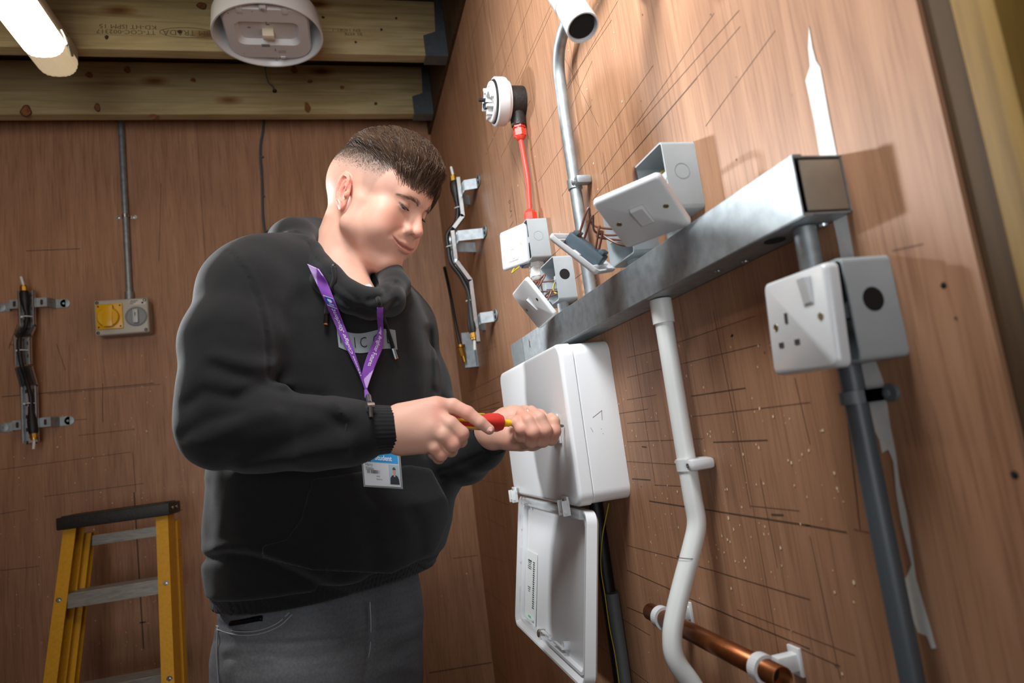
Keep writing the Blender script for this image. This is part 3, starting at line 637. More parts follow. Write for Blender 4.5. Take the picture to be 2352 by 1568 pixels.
def rocker(f, t, w=.012, h=.028, off=(0, 0)):
    mb = MB(f.at(off[0], off[1], 0)); x, y = w/2, h/2
    mb.add([(-x, -y, -.001), (x, -y, -.001), (x, y, -.001), (-x, y, -.001), (-x*.9, -y*.97, .0015), (x*.9, -y*.97, .0015), (x*.9, y*.95, .0058), (-x*.9, y*.95, .0058)], [(0,1,5,4),(1,2,6,5),(2,3,7,6),(3,0,4,7),(4,5,6,7)]); build('rocker', mb, M_WHITE, t, smooth=0, recalc=True)
    build('rocker_surround', MB(f.at(off[0], off[1], 0)).ring(rrect(w+.003, h+.003, .001, 2), rrect(w, h, .0006, 2), -.0004, .0004), mat('shadow_line_white', 'c8cacb', .4), t)
def backblock(f, t, w=.03, h=.05, d=.02):
    mb = MB(f); mb.box((0, 0, -.003-d/2), (w, h, d), r=.002); mb.box((0, -h*.38, -.003-d-.002), (w*.9, .008, .006), r=.001); mb.box((0, h*.38, -.003-d-.002), (w*.9, .008, .006), r=.001); build('switch_module', mb, M_BLUEGREY, t)
def box86(f, label, hole=True, depth=.04, group=None, s=.086, name='steel_back_box'):
    """open-front metal-clad box; f on the wall, centre of the back"""
    t = thing(name, f(0, -s/2, 0), label, 'back box', group); mb = MB(f); o = rrect(s, s, .005, 3); i_ = rrect(s-.004, s-.004, .004, 3); n = len(o)
    vs = [(x, y, 0) for x, y in o] + [(x, y, depth) for x, y in o] + [(x, y, depth) for x, y in i_] + [(x, y, .002) for x, y in i_]
    fs = [tuple(range(n))[::-1]] + [(a*n+k, a*n+(k+1) % n, (a+1)*n+(k+1) % n, (a+1)*n+k) for a in range(3) for k in range(n)] + [tuple(3*n+k for k in range(n))]
    mb.add(vs, fs); mb.box((s*.36, 0, depth*.6), (.012, .012, depth*.7)); mb.box((-s*.36, 0, depth*.6), (.012, .012, depth*.7)); build('shell', mb, M_BOXGREY, t)
    fs_ = Fr(f(s/2, 0, depth*.52), f.A[2], f.A[1], f.A[0])   # the side turned to the camera
    if hole: build('knockout_hole', MB(fs_).prism(circ(.0102, 22, (0, .006)), 0, .0004), M_BLACK, t)
    else: build('knockout', MB(fs_).ring(circ(.0102, 22, (0, .004)), circ(.0096, 22, (0, .004)), 0, .0003), mat('knockout_groove', '868e92', .5), t)
    return t
def wires(t, paths, mats, r=.0017):
    for p, m in zip(paths, mats): build('wire', MB().tube(spline(p, 6), r, 8), m, t)
# fused spur on its grey box
f = FR(1.318, 1.598); bx1 = box86(f.at(.0, 0, 0), 'grey steel box behind the fused switch under the red cable', False, .043)
U, V_, N = np.array([.416, -.908, -.053]), np.array([.028, -.045, .999]), np.array([-.909, -.417, .007])
f = Fr((-.064, 1.335, 1.598), U, V_, N); sp = plate('fused_switch', f, 'white fused switch plate hanging askew from its box below the red gland', 'switch')
rocker(f, sp, .012, .026, (0, .008)); screws(f, sp, .03)
mb = MB(f); mb.box((0, -.023, .0006), (.03, .014, .0014), r=.0005); build('fuse_carrier', mb, M_WHITE, sp); build('fuse_slot', MB(f).box((.0, -.0255, .0014), (.012, .0015, .0006)), mat('slot_grey', '85817c', .6), sp)
backblock(f, sp, .05, .055, .014)
wires(sp, [[np.array([-.05, 1.34, 1.57]), np.array([-.07, 1.345, 1.545]), np.array([-.06, 1.33, 1.55]), np.array([-.03, 1.325, 1.57])], [np.array([-.045, 1.33, 1.57]), np.array([-.055, 1.325, 1.552]), np.array([-.03, 1.32, 1.56])]], [M_EARTH, mat('blue_wire', '2d4f8e', .4)])
g = FR(1.318, 1.555); gt = thing('white_gland', g(0, -.06, 0), 'white cable gland with grey cable under the fused switch box', 'cable gland')
gland(g, 0, -1, M_WHITE2, gt, .022, 1.15); build('cable', MB(g).tube(spline([(0, -.04, .022), (.004, -.06, .022), (.015, -.085, .02), (.02, -.1, .018)], 4), .005, 10), M_BLUEGREY, gt)
# three open boxes standing on the trunking
B2 = FR(1.203, 1.482); box86(B2, 'grey steel box with round side hole behind the dangling lower left switch', True, .038, 'open steel boxes above the trunking')
B4 = FR(.862, 1.47); box86(B4, 'grey steel box mostly hidden behind the largest dangling plate', True, .04, 'open steel boxes above the trunking')
B3 = FR(.735, 1.487); box86(B3, 'grey steel box above the trunking at upper right behind the largest plate', False, .045, 'open steel boxes above the trunking')
ZTR = 1.4085
for i, (y, z0, lab) in enumerate(((1.19, 1.439, 'short grey conduit stub under the left open box'), (.86, 1.427, 'short grey conduit stub under the box behind the largest plate'), (.735, 1.444, 'short grey conduit stub under the upper right open box'))):
    build('conduit_stub', MB().tube([(-.021, y, ZTR), (-.021, y, z0+.001)], .0115, 18), M_BOXGREY, label=lab, cat='conduit')
# dangling plates
f2 = Fr((-.093, 1.158, 1.433), np.array([.071, -.991, .114]), np.array([-.512, .062, .857]), np.array([-.856, -.119, -.503]))
s2 = plate('light_switch', f2, 'small white switch plate dangling at the left end of the trunking', 'switch'); rocker(f2, s2); screws(f2, s2); backblock(f2, s2)
def toB(F_, u, v, w): return F_(u, v, w)
c2 = f2(0, 0, -.024)
wires(s2, [[f2(-.008, .018, -.024), f2(-.01, .03, -.05), B2(-.02, .01, .07), B2(.0, .005, .03), B2(.01, .02, .006)], [f2(.006, .016, -.024), f2(.012, .03, -.055), B2(.0, -.012, .075), B2(.02, -.02, .035), B2(.028, -.02, .008)], [f2(.0, -.014, -.024), f2(.004, 0, -.05), B2(.012, -.03, .055), B2(.03, -.025, .02)], [B2(.03, .0, .01), B2(.02, .0, .03), B2(.01, -.02, .034), B2(.03, -.035, .016)]], [M_COPPERW, M_COPPERW, M_COPPERW, M_EARTH])
U, V_ = np.array([.642, .737, .209]), np.array([-.593, .305, .745]); N = np.array([.486, -.603, .633])
f3 = Fr((-.105, .854, 1.436), -U, V_, -N); s3 = plate('light_switch', f3, 'white switch plate seen from its hollow back with slate module', 'switch'); backblock(f3, s3, .026, .06, .018); screws(f3, s3); rocker(f3, s3)
mb = MB(f3)
for u in (-.03, .03): mb.box((u, 0, -.005), (.008, .012, .006), r=.001)
for v in (-.03, .03): mb.box((0, v, -.005), (.07, .002, .005))
build_split('rib', mb, M_WHITE, s3)
U, V_ = np.array([.653, -.754, .071]), np.array([-.677, -.539, .501]); N = nrm(np.cross(U, V_))
f1 = Fr((-.093, .679, 1.432), U, V_, N); s1 = plate('light_switch', f1, 'largest white switch plate dangling face down above the trunking', 'switch'); rocker(f1, s1, .016, .03); screws(f1, s1, .03); backblock(f1, s1)
wires(s3, [[f3(.006, .018, -.022), f3(.004, .03, -.06), RW(1360, 515, .08), RW(1400, 525, .065), B4(.02, .0, .03), B4(.0, .01, .006)], [f3(-.004, .012, -.022), f3(0, .02, -.055), RW(1365, 530, .078), RW(1395, 540, .06), B4(.025, -.012, .025), B4(.01, -.02, .006)], [f3(.004, -.012, -.022), f3(.01, .0, -.05), RW(1378, 535, .075), RW(1425, 562, .055), B4(.03, -.028, .02)], [f3(-.006, -.014, -.022), f3(-.004, -.004, -.045), RW(1374, 545, .075), B4(.02, -.02, .03)]], [M_COPPERW]*4)
wires(s1, [[f1(0, .018, -.022), f1(.004, .03, -.05), B3(-.01, .0, .05), B3(.0, .01, .008)], [B3(.01, .03, .006), B3(.0, .01, .04), B3(.02, -.012, .03), B3(.03, -.03, .01)]], [M_COPPERW, M_EARTH])

# ------------------------------------------------------------------ trunking
Y0, Y1, Zb, Zt, DP = .470, 1.505, 1.355, 1.4085, .05
tr = thing('steel_trunking', (0, (Y0+Y1)/2, Zb), 'long galvanised square trunking fixed level along the right wall', 'trunking')
L = Y1-Y0; yc = (Y0+Y1)/2; zc = (Zb+Zt)/2; hh = Zt-Zb
mb = MB(); mb.box((-.0008, yc, zc), (.0016, L, hh)); mb.box((-DP/2, yc, Zb+.0008), (DP, L, .0016)); mb.box((-DP/2, yc, Zt-.0008), (DP, L, .0016)); build('channel', mb, M_GALV, tr, smooth=0)
mb = MB(); mb.box((-DP-.0006, (Y0+1.40)/2, zc), (.0016, 1.40-Y0, hh+.002), r=.0007, seg=2); mb.box((-DP+.004, (Y0+1.40)/2, Zb-.0008), (.009, 1.40-Y0, .0014)); mb.box((-DP+.004, (Y0+1.40)/2, Zt+.0008), (.009, 1.40-Y0, .0014)); build('lid', mb, M_GALV, tr, smooth=0)
mb = MB(); mb.box((-DP-.0008, 1.4535, zc), (.0018, .103, hh+.003)); build('coupler', mb, mat('dull_galv', '8d9598', .5, .7, noise=.12, nscale=50), tr, smooth=0)
mb = MB(); mb.box((-DP/2+.0015, Y0+.001, zc), (DP-.007, .0016, hh-.007), r=.0006); build('end_cap', mb, mat('end_cap_steel', '94897a', .5, .15, noise=.08, nscale=40), tr)
mb = MB(); fz = Fr((-DP-.0017, 1.345, zc+.006), (0, -1, 0), (0, 0, 1), (-1, 0, 0)); mb.prism(rrect(.008, .018, .0035, 3), 0, .0006, fz); build('slot', mb, mat('slot_shine', 'dfe3e6', .2, .9), tr)
hl = PZ(1780, 553, Zb-.001); fz = Fr((hl[0], hl[1], Zb-.0009), (0, -1, 0), (1, 0, 0), (0, 0, -1)); build('knockout_hole', MB(fz).prism(circ(.0102, 20), 0, .0005), M_BLACK, tr)
hl = PZ(1890, 516, Zb-.001); build('screw', MB(Fr((hl[0], hl[1], Zb-.0009), (0, -1, 0), (1, 0, 0), (0, 0, -1))).lathe([(.005, 0), (.0045, .002), (0, .003)], 14), M_STEEL, tr)
for px, py in ((1712, 600), (1650, 622)):
    hl = PZ(px, py, Zb-.001); build('screw', MB(Fr((hl[0], hl[1], Zb-.0009), (0, -1, 0), (1, 0, 0), (0, 0, -1))).lathe([(.004, 0), (.0035, .0015), (0, .002)], 12), M_STEEL, tr)

# socket outlet with its box, stub, grey drop conduit
f = FR(.485, 1.2655); bs = box86(f, 'weathered grey steel box behind the single socket at right', True, .047)
build('conduit_stub', MB().tube([(-.022, .507, Zb-.0012), (-.022, .507, 1.309)], .0105, 18), M_GALV, label='short steel conduit between trunking and the socket box', cat='conduit')
U, V_ = nrm(np.array([-.021, -.999, -.03])), np.array([.05, -.031, .998]); N = nrm(np.cross(U, V_))
f = Fr((-.066, .485, 1.264), U, V_, N); so = plate('socket_outlet', f, 'white single switched socket plate on the near right wall', 'socket', th=.012)
rocker(f, so, .011, .022, (.018, .024)); screws(f, so, .0302)
mb = MB(f); mb.box((-.014, .006, .0002), (.004, .009, .0008)); mb.box((-.025, -.0165, .0002), (.0065, .0045, .0008)); mb.box((-.003, -.0165, .0002), (.0065, .0045, .0008)); build_split('pin_slot', mb, mat('pin_slot_dark', '40383a', .6), so)
build('backing', MB(f).box((0, 0, -.012), (.07, .07, .01)), M_DARK, so)
gc = thing('grey_conduit', (-.018, .487, .6), 'dark grey plastic conduit dropping from the socket box', 'conduit')
build('pipe', MB().tube([(-.021, .487, 1.2225), (-.021, .487, .55)], .0098, 18), mat('dark_grey_pvc', '4a5157', .42), gc)
fs = FR(.487, RW(1968, 912, .03)[2]); saddle(gc, fs, .0098, mat('mid_grey_pvc', '62686c', .45), ww=.021, ear=.02)
build('coupler', MB().tube([(-.021, .487, .945), (-.021, .487, .89)], .0125, 18), mat('mid_grey_pvc', '62686c', .45), gc)

# white pvc conduit bridging over the copper pipe
wc = thing('white_conduit', (-.03, .79, .5), 'white plastic conduit bending down from the trunking over the copper pipe', 'conduit')
YW = .797
pts = [np.array([-.0245, YW, 1.352])] + [PY(x, y, YW) for x, y in ((1537, 770), (1580, 1050))] + [PY(1594, 1140, YW), PY(1600, 1200, YW), PY(1590, 1255, YW), PY(1570, 1330, YW), PY(1553, 1400, YW), PY(1544, 1460, YW), PY(1552, 1515, YW), PY(1592, 1575, YW), PY(1640, 1660, YW)]
e = pts[-1]; pts += [np.array([-.0245, YW, e[2]-.03]), np.array([-.0245, YW, .3])]
pts[1][0] = pts[2][0] = -.0245; pts[3][0] = min(pts[3][0], -.0245)
build('pipe', MB().tube(spline(pts, 6), .0122, 20), M_WHITE2, wc)
build('coupler', MB().tube([(-.0245, YW, Zb-.0015), (-.0245, YW, Zb-.034)], .0146, 22), M_WHITE2, wc)
f = FR(YW, RW(1588, 1068, .03)[2]); mb = MB(f); mb.ring(circ(.0142, 18), circ(.0123, 18), -.0075, .0075, Fr(f(0, 0, .0245), f.A[0], f.A[2], f.A[1])); mb.box((.022, 0, .018), (.018, .0145, .034), r=.005); mb.box((0, 0, .006), (.03, .0145, .012), r=.002); sd = build('saddle', mb, M_WHITE, wc)
build('screw', MB(f).lathe([(.0032, 0), (.0032, .002), (.0012, .0022), (0, .001)], 10, f.at(.022, 0, .0345)), M_STEEL, sd)
build('pen_ring', MB().tube([PY(1577, 1279, YW), PY(1577, 1281, YW)], .01232, 20, cap=False), M_MARK, wc)

# copper pipe on two white clips
cp = thing('copper_pipe', (-.043, .8, .91), 'open ended copper pipe clipped low along the right wall', 'pipe')
oc = .043; pa = RW(1494, 1405, oc); pb = RW(1797, 1553, oc); zc_ = .922
mb = MB(); mb.tube([(-oc, pa[1], zc_), (-oc, pb[1], zc_)], .011, 24, cap=False); build('tube', mb, mat('aged_copper', '8a5230', .35, .85, noise=.25, nscale=40), cp, solid=.0016)
build('bore', MB().tube([(-oc, pb[1]+.02, zc_), (-oc, pb[1]+.022, zc_)], .0105, 18), M_BLACK, cp)
for px, py in ((1522, 1418), (1750, 1520)):
    y = RW(px, py, oc)[1]; f = FR(y, zc_); mb = MB(f); n = 22
    oo = [(.0155*cos(t), .0155*sin(t)) for t in np.linspace(radians(-215), radians(35), n)]; ii = [(.0115*cos(t), .0115*sin(t)) for t in np.linspace(radians(-215), radians(35), n)]
    fz = Fr(f(0, 0, oc), f.A[2], f.A[1], -f.A[0]); fz = Fr(f(0, 0, oc), -f.A[1], f.A[2], -f.A[0]) if False else Fr(f(0, 0, oc), f.A[1], f.A[2], f.A[0])
    poly = [(-a if False else a, b) for a, b in oo] + ii[::-1]
    # C clip open away from the wall: rotate so the gap faces out
    rot = lambda p: (p[0]*cos(pi)-p[1]*sin(pi), p[0]*sin(pi)+p[1]*cos(pi))
    for i in range(n-1):
        q = [rot(oo[i]), rot(oo[i+1]), rot(ii[i+1]), rot(ii[i])]; mb.prism(q, -.007, .007, fz)
    mb.box((0, 0, .014), (.014, .018, .028), r=.002); mb.box((0, 0, .002), (.02, .03, .004), r=.001)
    build('pipe_clip', mb, M_WHITE, cp)

# black and grey service pipes below the board
for px0, px1, rr, m, nm, lab in ((1398, 1425, .013, M_DARK, 'black_conduit', 'black conduit rising behind the open door below the white enclosure'), (1412, 1440, .012, mat('slate_grey_pvc', '5d6265', .5), 'grey_conduit_stub', 'capped grey conduit stub beside the black conduit below the enclosure')):
    y = RW(px0, 1400, .02)[1] if nm == 'black_conduit' else RW(1408, 1380, .016)[1]
    zt = 1.066 if nm == 'black_conduit' else RW(1403, 1360, .016)[2]
    build(nm, MB().tube([(-.016, y, zt), (-.016, y, .4)], rr, 16), m, label=lab, cat='conduit')
build('earth_tail', MB().tube(spline([np.array([-.01, 1.13, 1.06]), RW(1384, 1230, .036), RW(1380, 1300, .036), RW(1390, 1370, .036), RW(1400, 1440, .036), RW(1412, 1500, .036), RW(1424, 1580, .036)], 5), .0009, 8), M_EARTH, label='thin green-yellow earth wire hanging below the enclosure', cat='wire')

# ------------------------------------------------------------------ white enclosure with its door hanging open
EY0, EY1, EZ0, EZ1, ED = 1.047, 1.492, 1.070, 1.343, .092
f = FR((EY0+EY1)/2, (EZ0+EZ1)/2); ew, eh = EY1-EY0, EZ1-EZ0
en = thing('consumer_unit', f(0, -eh/2, 0), 'white distribution board enclosure with its door hanging open below', 'enclosure')
def shell(f, w, h, w0, w1, r, rr, m, name, front=True, k=1.0):
    """rounded-rectangle tub with softened front edge"""
    mb = MB(f); n = 8; prof = []
    for t in np.linspace(0, pi/2, 7): prof.append((rr*(1-cos(t)) if False else rr*(1-sin(pi/2-t)) , w1-rr+rr*sin(t)))
    rings = [(0, w0)] + prof; vs = []; cnt = None
    for ins, ww in rings:
        o = rrect(w-2*ins, h-2*ins, max(r-ins, .002), n); cnt = len(o); vs += [(x, y, ww) for x, y in o]
    fs = [(a*cnt+i, a*cnt+(i+1) % cnt, (a+1)*cnt+(i+1) % cnt, (a+1)*cnt+i) for a in range(len(rings)-1) for i in range(cnt)] + [tuple(range(cnt))[::-1], tuple((len(rings)-1)*cnt+i for i in range(cnt))]
    mb.add(vs, fs); return build(name, mb, m, en, smooth=40)
M_ENC = mat('satin_white_abs', 'e4e6e8', .33, bump=.03, bscale=900)
shell(f, ew-.004, eh-.004, 0, .066, .022, .003, M_ENC, 'back_box')
shell(f, ew, eh, .0675, ED, .024, .007, M_ENC, 'front_cover')
# catch plate being fitted, with the small circuit of lugs
cpl = RW(1277, 985, ED+.001); fq = Fr(cpl, (0, -1, 0), (0, 0, 1), (-1, 0, 0))
mb = MB(fq); mb.box((0, 0, .0012), (.044, .05, .0024), r=.001); mb.box((-.006, .018, .006), (.02, .008, .01), r=.001); mb.box((.012, -.016, .005), (.008, .008, .008), r=.001); ct = build('catch_plate', mb, M_WHITE, en)
mb = MB(fq); mb.box((-.012, .018, .009), (.012, .006, .01), r=.001); mb.box((.01, -.019, .004), (.003, .006, .008)); build('catch_spring', mb, M_DARK, ct)
mb = MB(fq); mb.tube([(.014, .002, .002), (.014, .002, .012)], .0035, 10); build('catch_screw', mb, M_STEEL, ct)
mb = MB(f); sgn = [((.065, -.012), (.09, .012)), ((.072, .03), (.083, .038)), ((.083, .038), (.09, .018))]
fside = Fr((-.036, EY0+.002, 1.2), (1, 0, 0), (0, 0, 1), (0, -1, 0)); mb = MB(fside)
for p, q in (((-.012, .012), (.006, .022)), ((.006, .022), (.004, .006)), ((-.018, -.004), (-.015, -.012)), ((0, -.008), (.001, -.009)), ((.002, -.016), (.003, -.017))): mb.tube([(p[0], p[1], .0002), (q[0], q[1], .0002)], .00028, 5)
build('scuff', mb, M_MARK, en, kind='stuff')
# hinges
for yy in (.19, -.165):
    hp = f(-yy if False else -yy, -eh/2+.002, ED+.004); mb = MB(Fr(hp, (0, -1, 0), (0, 0, 1), (-1, 0, 0)))
    mb.box((0, .008, .002), (.03, .014, .004), r=.001); mb.box((-.012, -.004, .006), (.004, .026, .014), r=.001); mb.box((.012, -.004, .006), (.004, .026, .014), r=.001); mb.tube([(-.016, -.01, .008), (.016, -.01, .008)], .0025, 8)
    h_ = build('hinge', mb, M_WHITE, en); mb = MB(Fr(hp, (0, -1, 0), (0, 0, 1), (-1, 0, 0))); mb.lathe([(.004, .003), (.004, .006), (0, .007)], 10, Fr(hp, (0, -1, 0), (0, 0, 1), (-1, 0, 0)).at(0, .008, 0)); build('hinge_pin', mb, M_STEEL, h_)
# the door: hinged on the bottom front edge, hanging a little out from the wall, inside face out
th_ = radians(9.5); hv = np.array([-sin(th_), 0, -cos(th_)]); hn = np.array([-cos(th_), 0, sin(th_)])
ho = np.array([-.082, (EY0+EY1)/2, EZ0-.006])
fd = Fr(ho - hv*0, (0, -1, 0), -hv, hn)     # v up towards the hinge, w = inside face direction
dw, dh = ew, .272
fdc = fd.at(0, -dh/2, 0)
o = rrect(dw, dh, .022, 7); oi = rrect(dw-.008, dh-.008, .019, 7); mid = rrect(dw-.044, dh-.03, .014, 7); n = len(o)
mb = MB(fdc); vs = [(x, y, -.022) for x, y in rrect(dw-.008, dh-.008, .02, 7)] + [(x, y, -.018) for x, y in o] + [(x, y, .0) for x, y in o] + [(x, y, .0) for x, y in oi] + [(x*.995, y*.995, -.016) for x, y in mid]
fs = [tuple(range(n))[::-1]] + [(a*n+i, a*n+(i+1) % n, (a+1)*n+(i+1) % n, (a+1)*n+i) for a in range(4) for i in range(n)] + [tuple(4*n+i for i in range(n))]
mb.add(vs, fs); dr = build('door', mb, M_ENC, en, smooth=40, label='open door showing its hollow inside')
mb = MB(fdc); mb.ring(rrect(dw-.04, dh-.027, .016, 7), rrect(dw-.048, dh-.036, .013, 7), -.016, -.006); build('inner_rib', mb, M_ENC, dr, smooth=40)
M_CLEAR = mat('clear_plastic', 'e8edf0', .08, alpha=.32)
mb = MB(fdc); mb.box((.01, dh/2-.008, -.004), (dw*.86, .016, .02), r=.002); build('clear_hinge_bar', mb, M_CLEAR, dr)
lx = -dw/2+.072
build('instruction_label', MB(fdc).box((lx, -.052, -.0145), (.084, .15, .0008)), mat('label_paper', 'dfe4e2', .7), dr)
mb = MB(fdc)
for i in range(5): mb.box((lx-.012, .004-.004*i, -.0139), (.028-.004*(i % 3), .0016 if i else .003, .0004))
for i in range(22): mb.box((lx+.02, .004-.0043*i, -.0139), (.013-.003*((i*7) % 3)/2, .0024, .0004))
for i in range(3): mb.box((lx-.012, -.05-.004*i, -.0139), (.02-.005*i, .0016, .0004))
build('label_print', mb, mat('print_black', '2c3033', .6), dr, kind='stuff')
mb = MB(fdc); mb.box((lx-.004, -.108, -.0139), (.02, .005, .0004)); mb.box((lx-.001, -.1145, -.0139), (.012, .0025, .0004)); build('label_logo', mb, mat('logo_green', '5cba7a', .6), dr, kind='stuff')
mb = MB(fdc); mb.lathe([(.008, -.016), (.008, .0), (.006, .002), (0, .002)], 18, fdc.at(-.05, -dh/2+.02, -.004)); build('lock', mb, mat('lock_chrome', 'b9b3a8', .2, .9), dr)
mb = MB(fdc); mb.lathe([(.0075, -.016), (.0075, -.004), (.004, -.004), (0, -.006)], 14, fdc.at(.1, -dh/2+.036, 0)); build('clear_catch', mb, M_CLEAR, dr)
mb = MB(fdc)
for u in (-.15, -.02, .06): mb.box((u, -dh/2+.026, -.010), (.05, .0025, .006))
for v in (-.07, .01, .08): mb.box((-dw/2+.0145, v, -.01), (.003, .03, .012))
build_split('clip_tab', mb, M_ENC, dr)

# ------------------------------------------------------------------ stepladder
M_LY = mat('yellow_fibreglass', 'd69a10', .5, noise=.08, nscale=120, bump=.1, bscale=300)
M_AL = mat('worn_aluminium', 'a8a39a', .4, .75, noise=.2, nscale=30, stretch=(1, 6, 6))
yl = 2.28
La, Ra = PY(160, 1215, yl), PY(375, 1172, yl)
ang = math.atan2(.04, 1); tl = (La+Ra)/2
lw = .335; zt = 1.085
lxc = (PY(158, 1200, yl)[0] + PY(372, 1165, yl)[0])/2
f = Fr((lxc, yl, 0), nrm((1, -.06, 0)), (0, 0, 1), nrm((-.06, -1, 0)))
ld = thing('stepladder', (lxc, yl, 0), 'yellow fibreglass stepladder with black top in front of back wall', 'ladder')
zt = PY(260, 1195, yl)[2]
def rail(u0, u1, w0, w1, z0, z1, name='rail', wd=.034, dp=.062, side=1):
    """C-section rail from (u0,z0,w0) to (u1,z1,w1); side = direction of the open channel"""
    mb = MB(f); secs = [(0, 0), (wd, 0), (wd, .004), (.004, .004), (.004, dp-.004), (wd, dp-.004), (wd, dp), (0, dp)]
    vs = []
    for (u, z, w) in ((u0, z0, w0), (u1, z1, w1)): vs += [(u + side*a, z, w - b) for a, b in secs]
    n = len(secs); fs = [(i, (i+1) % n, n+(i+1) % n, n+i) for i in range(n)] + [tuple(range(n))[::-1], tuple(range(n, 2*n))]
    mb.add(vs, fs); return build(name, mb, M_LY, ld, smooth=0)
ft, fb_ = .143, .205; wt, wbm = 0, .26
rail(-fb_, -ft, wbm, wt, 0, zt, side=1); rail(fb_, ft, wbm, wt, 0, zt, side=-1)
rail(-fb_*.95, -ft*.93, .17, -.075, 0, zt-.03, side=1, dp=.035); rail(fb_*1.0, ft*1.02, .17, -.075, 0, zt-.03, side=-1, dp=.035)
mb = MB(f); mb.box((0, zt+.012, -.035), (2*ft+.022, .036, .115), r=.004); tp = build('top_cap', mb, mat('black_top_plastic', '211f1d', .55, noise=.3, nscale=60, bump=.4, bscale=150), ld)
mb = MB(f)
for i in range(7): mb.box((0, zt+.031, .012-.015*i), (2*ft, .004, .006), r=.001)
build_split('grip_rib', mb, mat('black_rib', '3a302a', .7, noise=.3, nscale=90), tp)
mb = MB(f)
for w in (-.01, -.05): mb.lathe([(.005, 0), (.005, .002), (0, .003)], 10, Fr(f(ft+.011, zt+.014, w), -f.A[2], f.A[1], f.A[0]))
build_split('rivet', mb, M_STEEL, tp)
for k in range(4):
    z = zt - .19 - k*.25; s = (zt-z)/zt; u = ft + (fb_-ft)*s - .024; w = wt + (wbm-wt)*s
    if z < .05: break
    mb = MB(f); mb.box((0, z, w-.044), (2*u, .003, .086)); mb.box((0, z-.018, w-.004), (2*u, .036, .003)); mb.box((0, z-.018, w-.064), (2*u, .036, .003))
    for i in range(8): mb.box((0, z+.0025, w-.009-.0102*i), (2*u, .003, .004))
    td = build('tread', mb, M_AL, ld, smooth=0)
    for sd in (-1, 1):
        mb = MB(f); fq = f.at(sd*(u+.012), z-.018, w+.001); mb.prism(rrect(.016, .034, .0075, 4), 0, .0016, fq); mb.lathe([(.0045, .0016), (.0045, .003), (.002, .0036), (0, .003)], 10, fq.at(0, .008, 0)); mb.lathe([(.0045, .0016), (.0045, .003), (.002, .0036), (0, .003)], 10, fq.at(0, -.008, 0)); build('rivet_plate', mb, M_STEEL, td)
mb = MB(f); mb.box((0, zt-.055, -.085), (2*ft-.02, .03, .004)); build('rear_brace', mb, M_AL, ld)
mb = MB(f); fq = Fr(f(ft+.0205, zt-.11, -.03), -f.A[2], f.A[1], f.A[0]); mb.ring(rrect(.016, .05, .001, 2), rrect(.014, .047, .001, 2), 0, .0004, fq); build('label_outline', mb, M_MARK, ld, kind='stuff')
ws = PY(417, 1525, 2.40)
build('white_strip', MB().box((ws[0], 2.40, ws[2]/2+.02), (.016, .012, ws[2]+.04), r=.002), mat('offwhite_strip', 'd2c8bc', .6), label='thin off-white strip standing beside the ladder', cat='strip')
# ------------------------------------------------------------------ person: signed-distance sculpting
def smin(a, b, k):
    h = np.clip(.5 + .5*(b-a)/k, 0, 1); return b + (a-b)*h - k*h*(1-h)
def smax(a, b, k): return -smin(-a, -b, k)
def cap(P, a, b, ra, rb):
    a = np.asarray(a, np.float32); b = np.asarray(b, np.float32); ba = b-a; pa = P-a
    t = np.clip(pa @ ba / max(float(ba @ ba), 1e-12), 0, 1); return np.sqrt(((pa - t[:, None]*ba)**2).sum(1)) - (ra + (rb-ra)*t)
def chain(P, pts, rs, k=0):
    d = None
    for i in range(len(pts)-1):
        e = cap(P, pts[i], pts[i+1], rs[i], rs[i+1]); d = e if d is None else (smin(d, e, k) if k else np.minimum(d, e))
    return d
def ball(P, c, r): return np.sqrt(((P-np.asarray(c, np.float32))**2).sum(1)) - r
def ell(P, c, r, R=None):
    q = P - np.asarray(c, np.float32)
    if R is not None: q = q @ np.asarray(R, np.float32)
    r = np.asarray(r, np.float32); k0 = np.sqrt(((q/r)**2).sum(1)); k1 = np.sqrt(((q/(r*r))**2).sum(1)) + 1e-9
    return k0*(k0-1)/k1
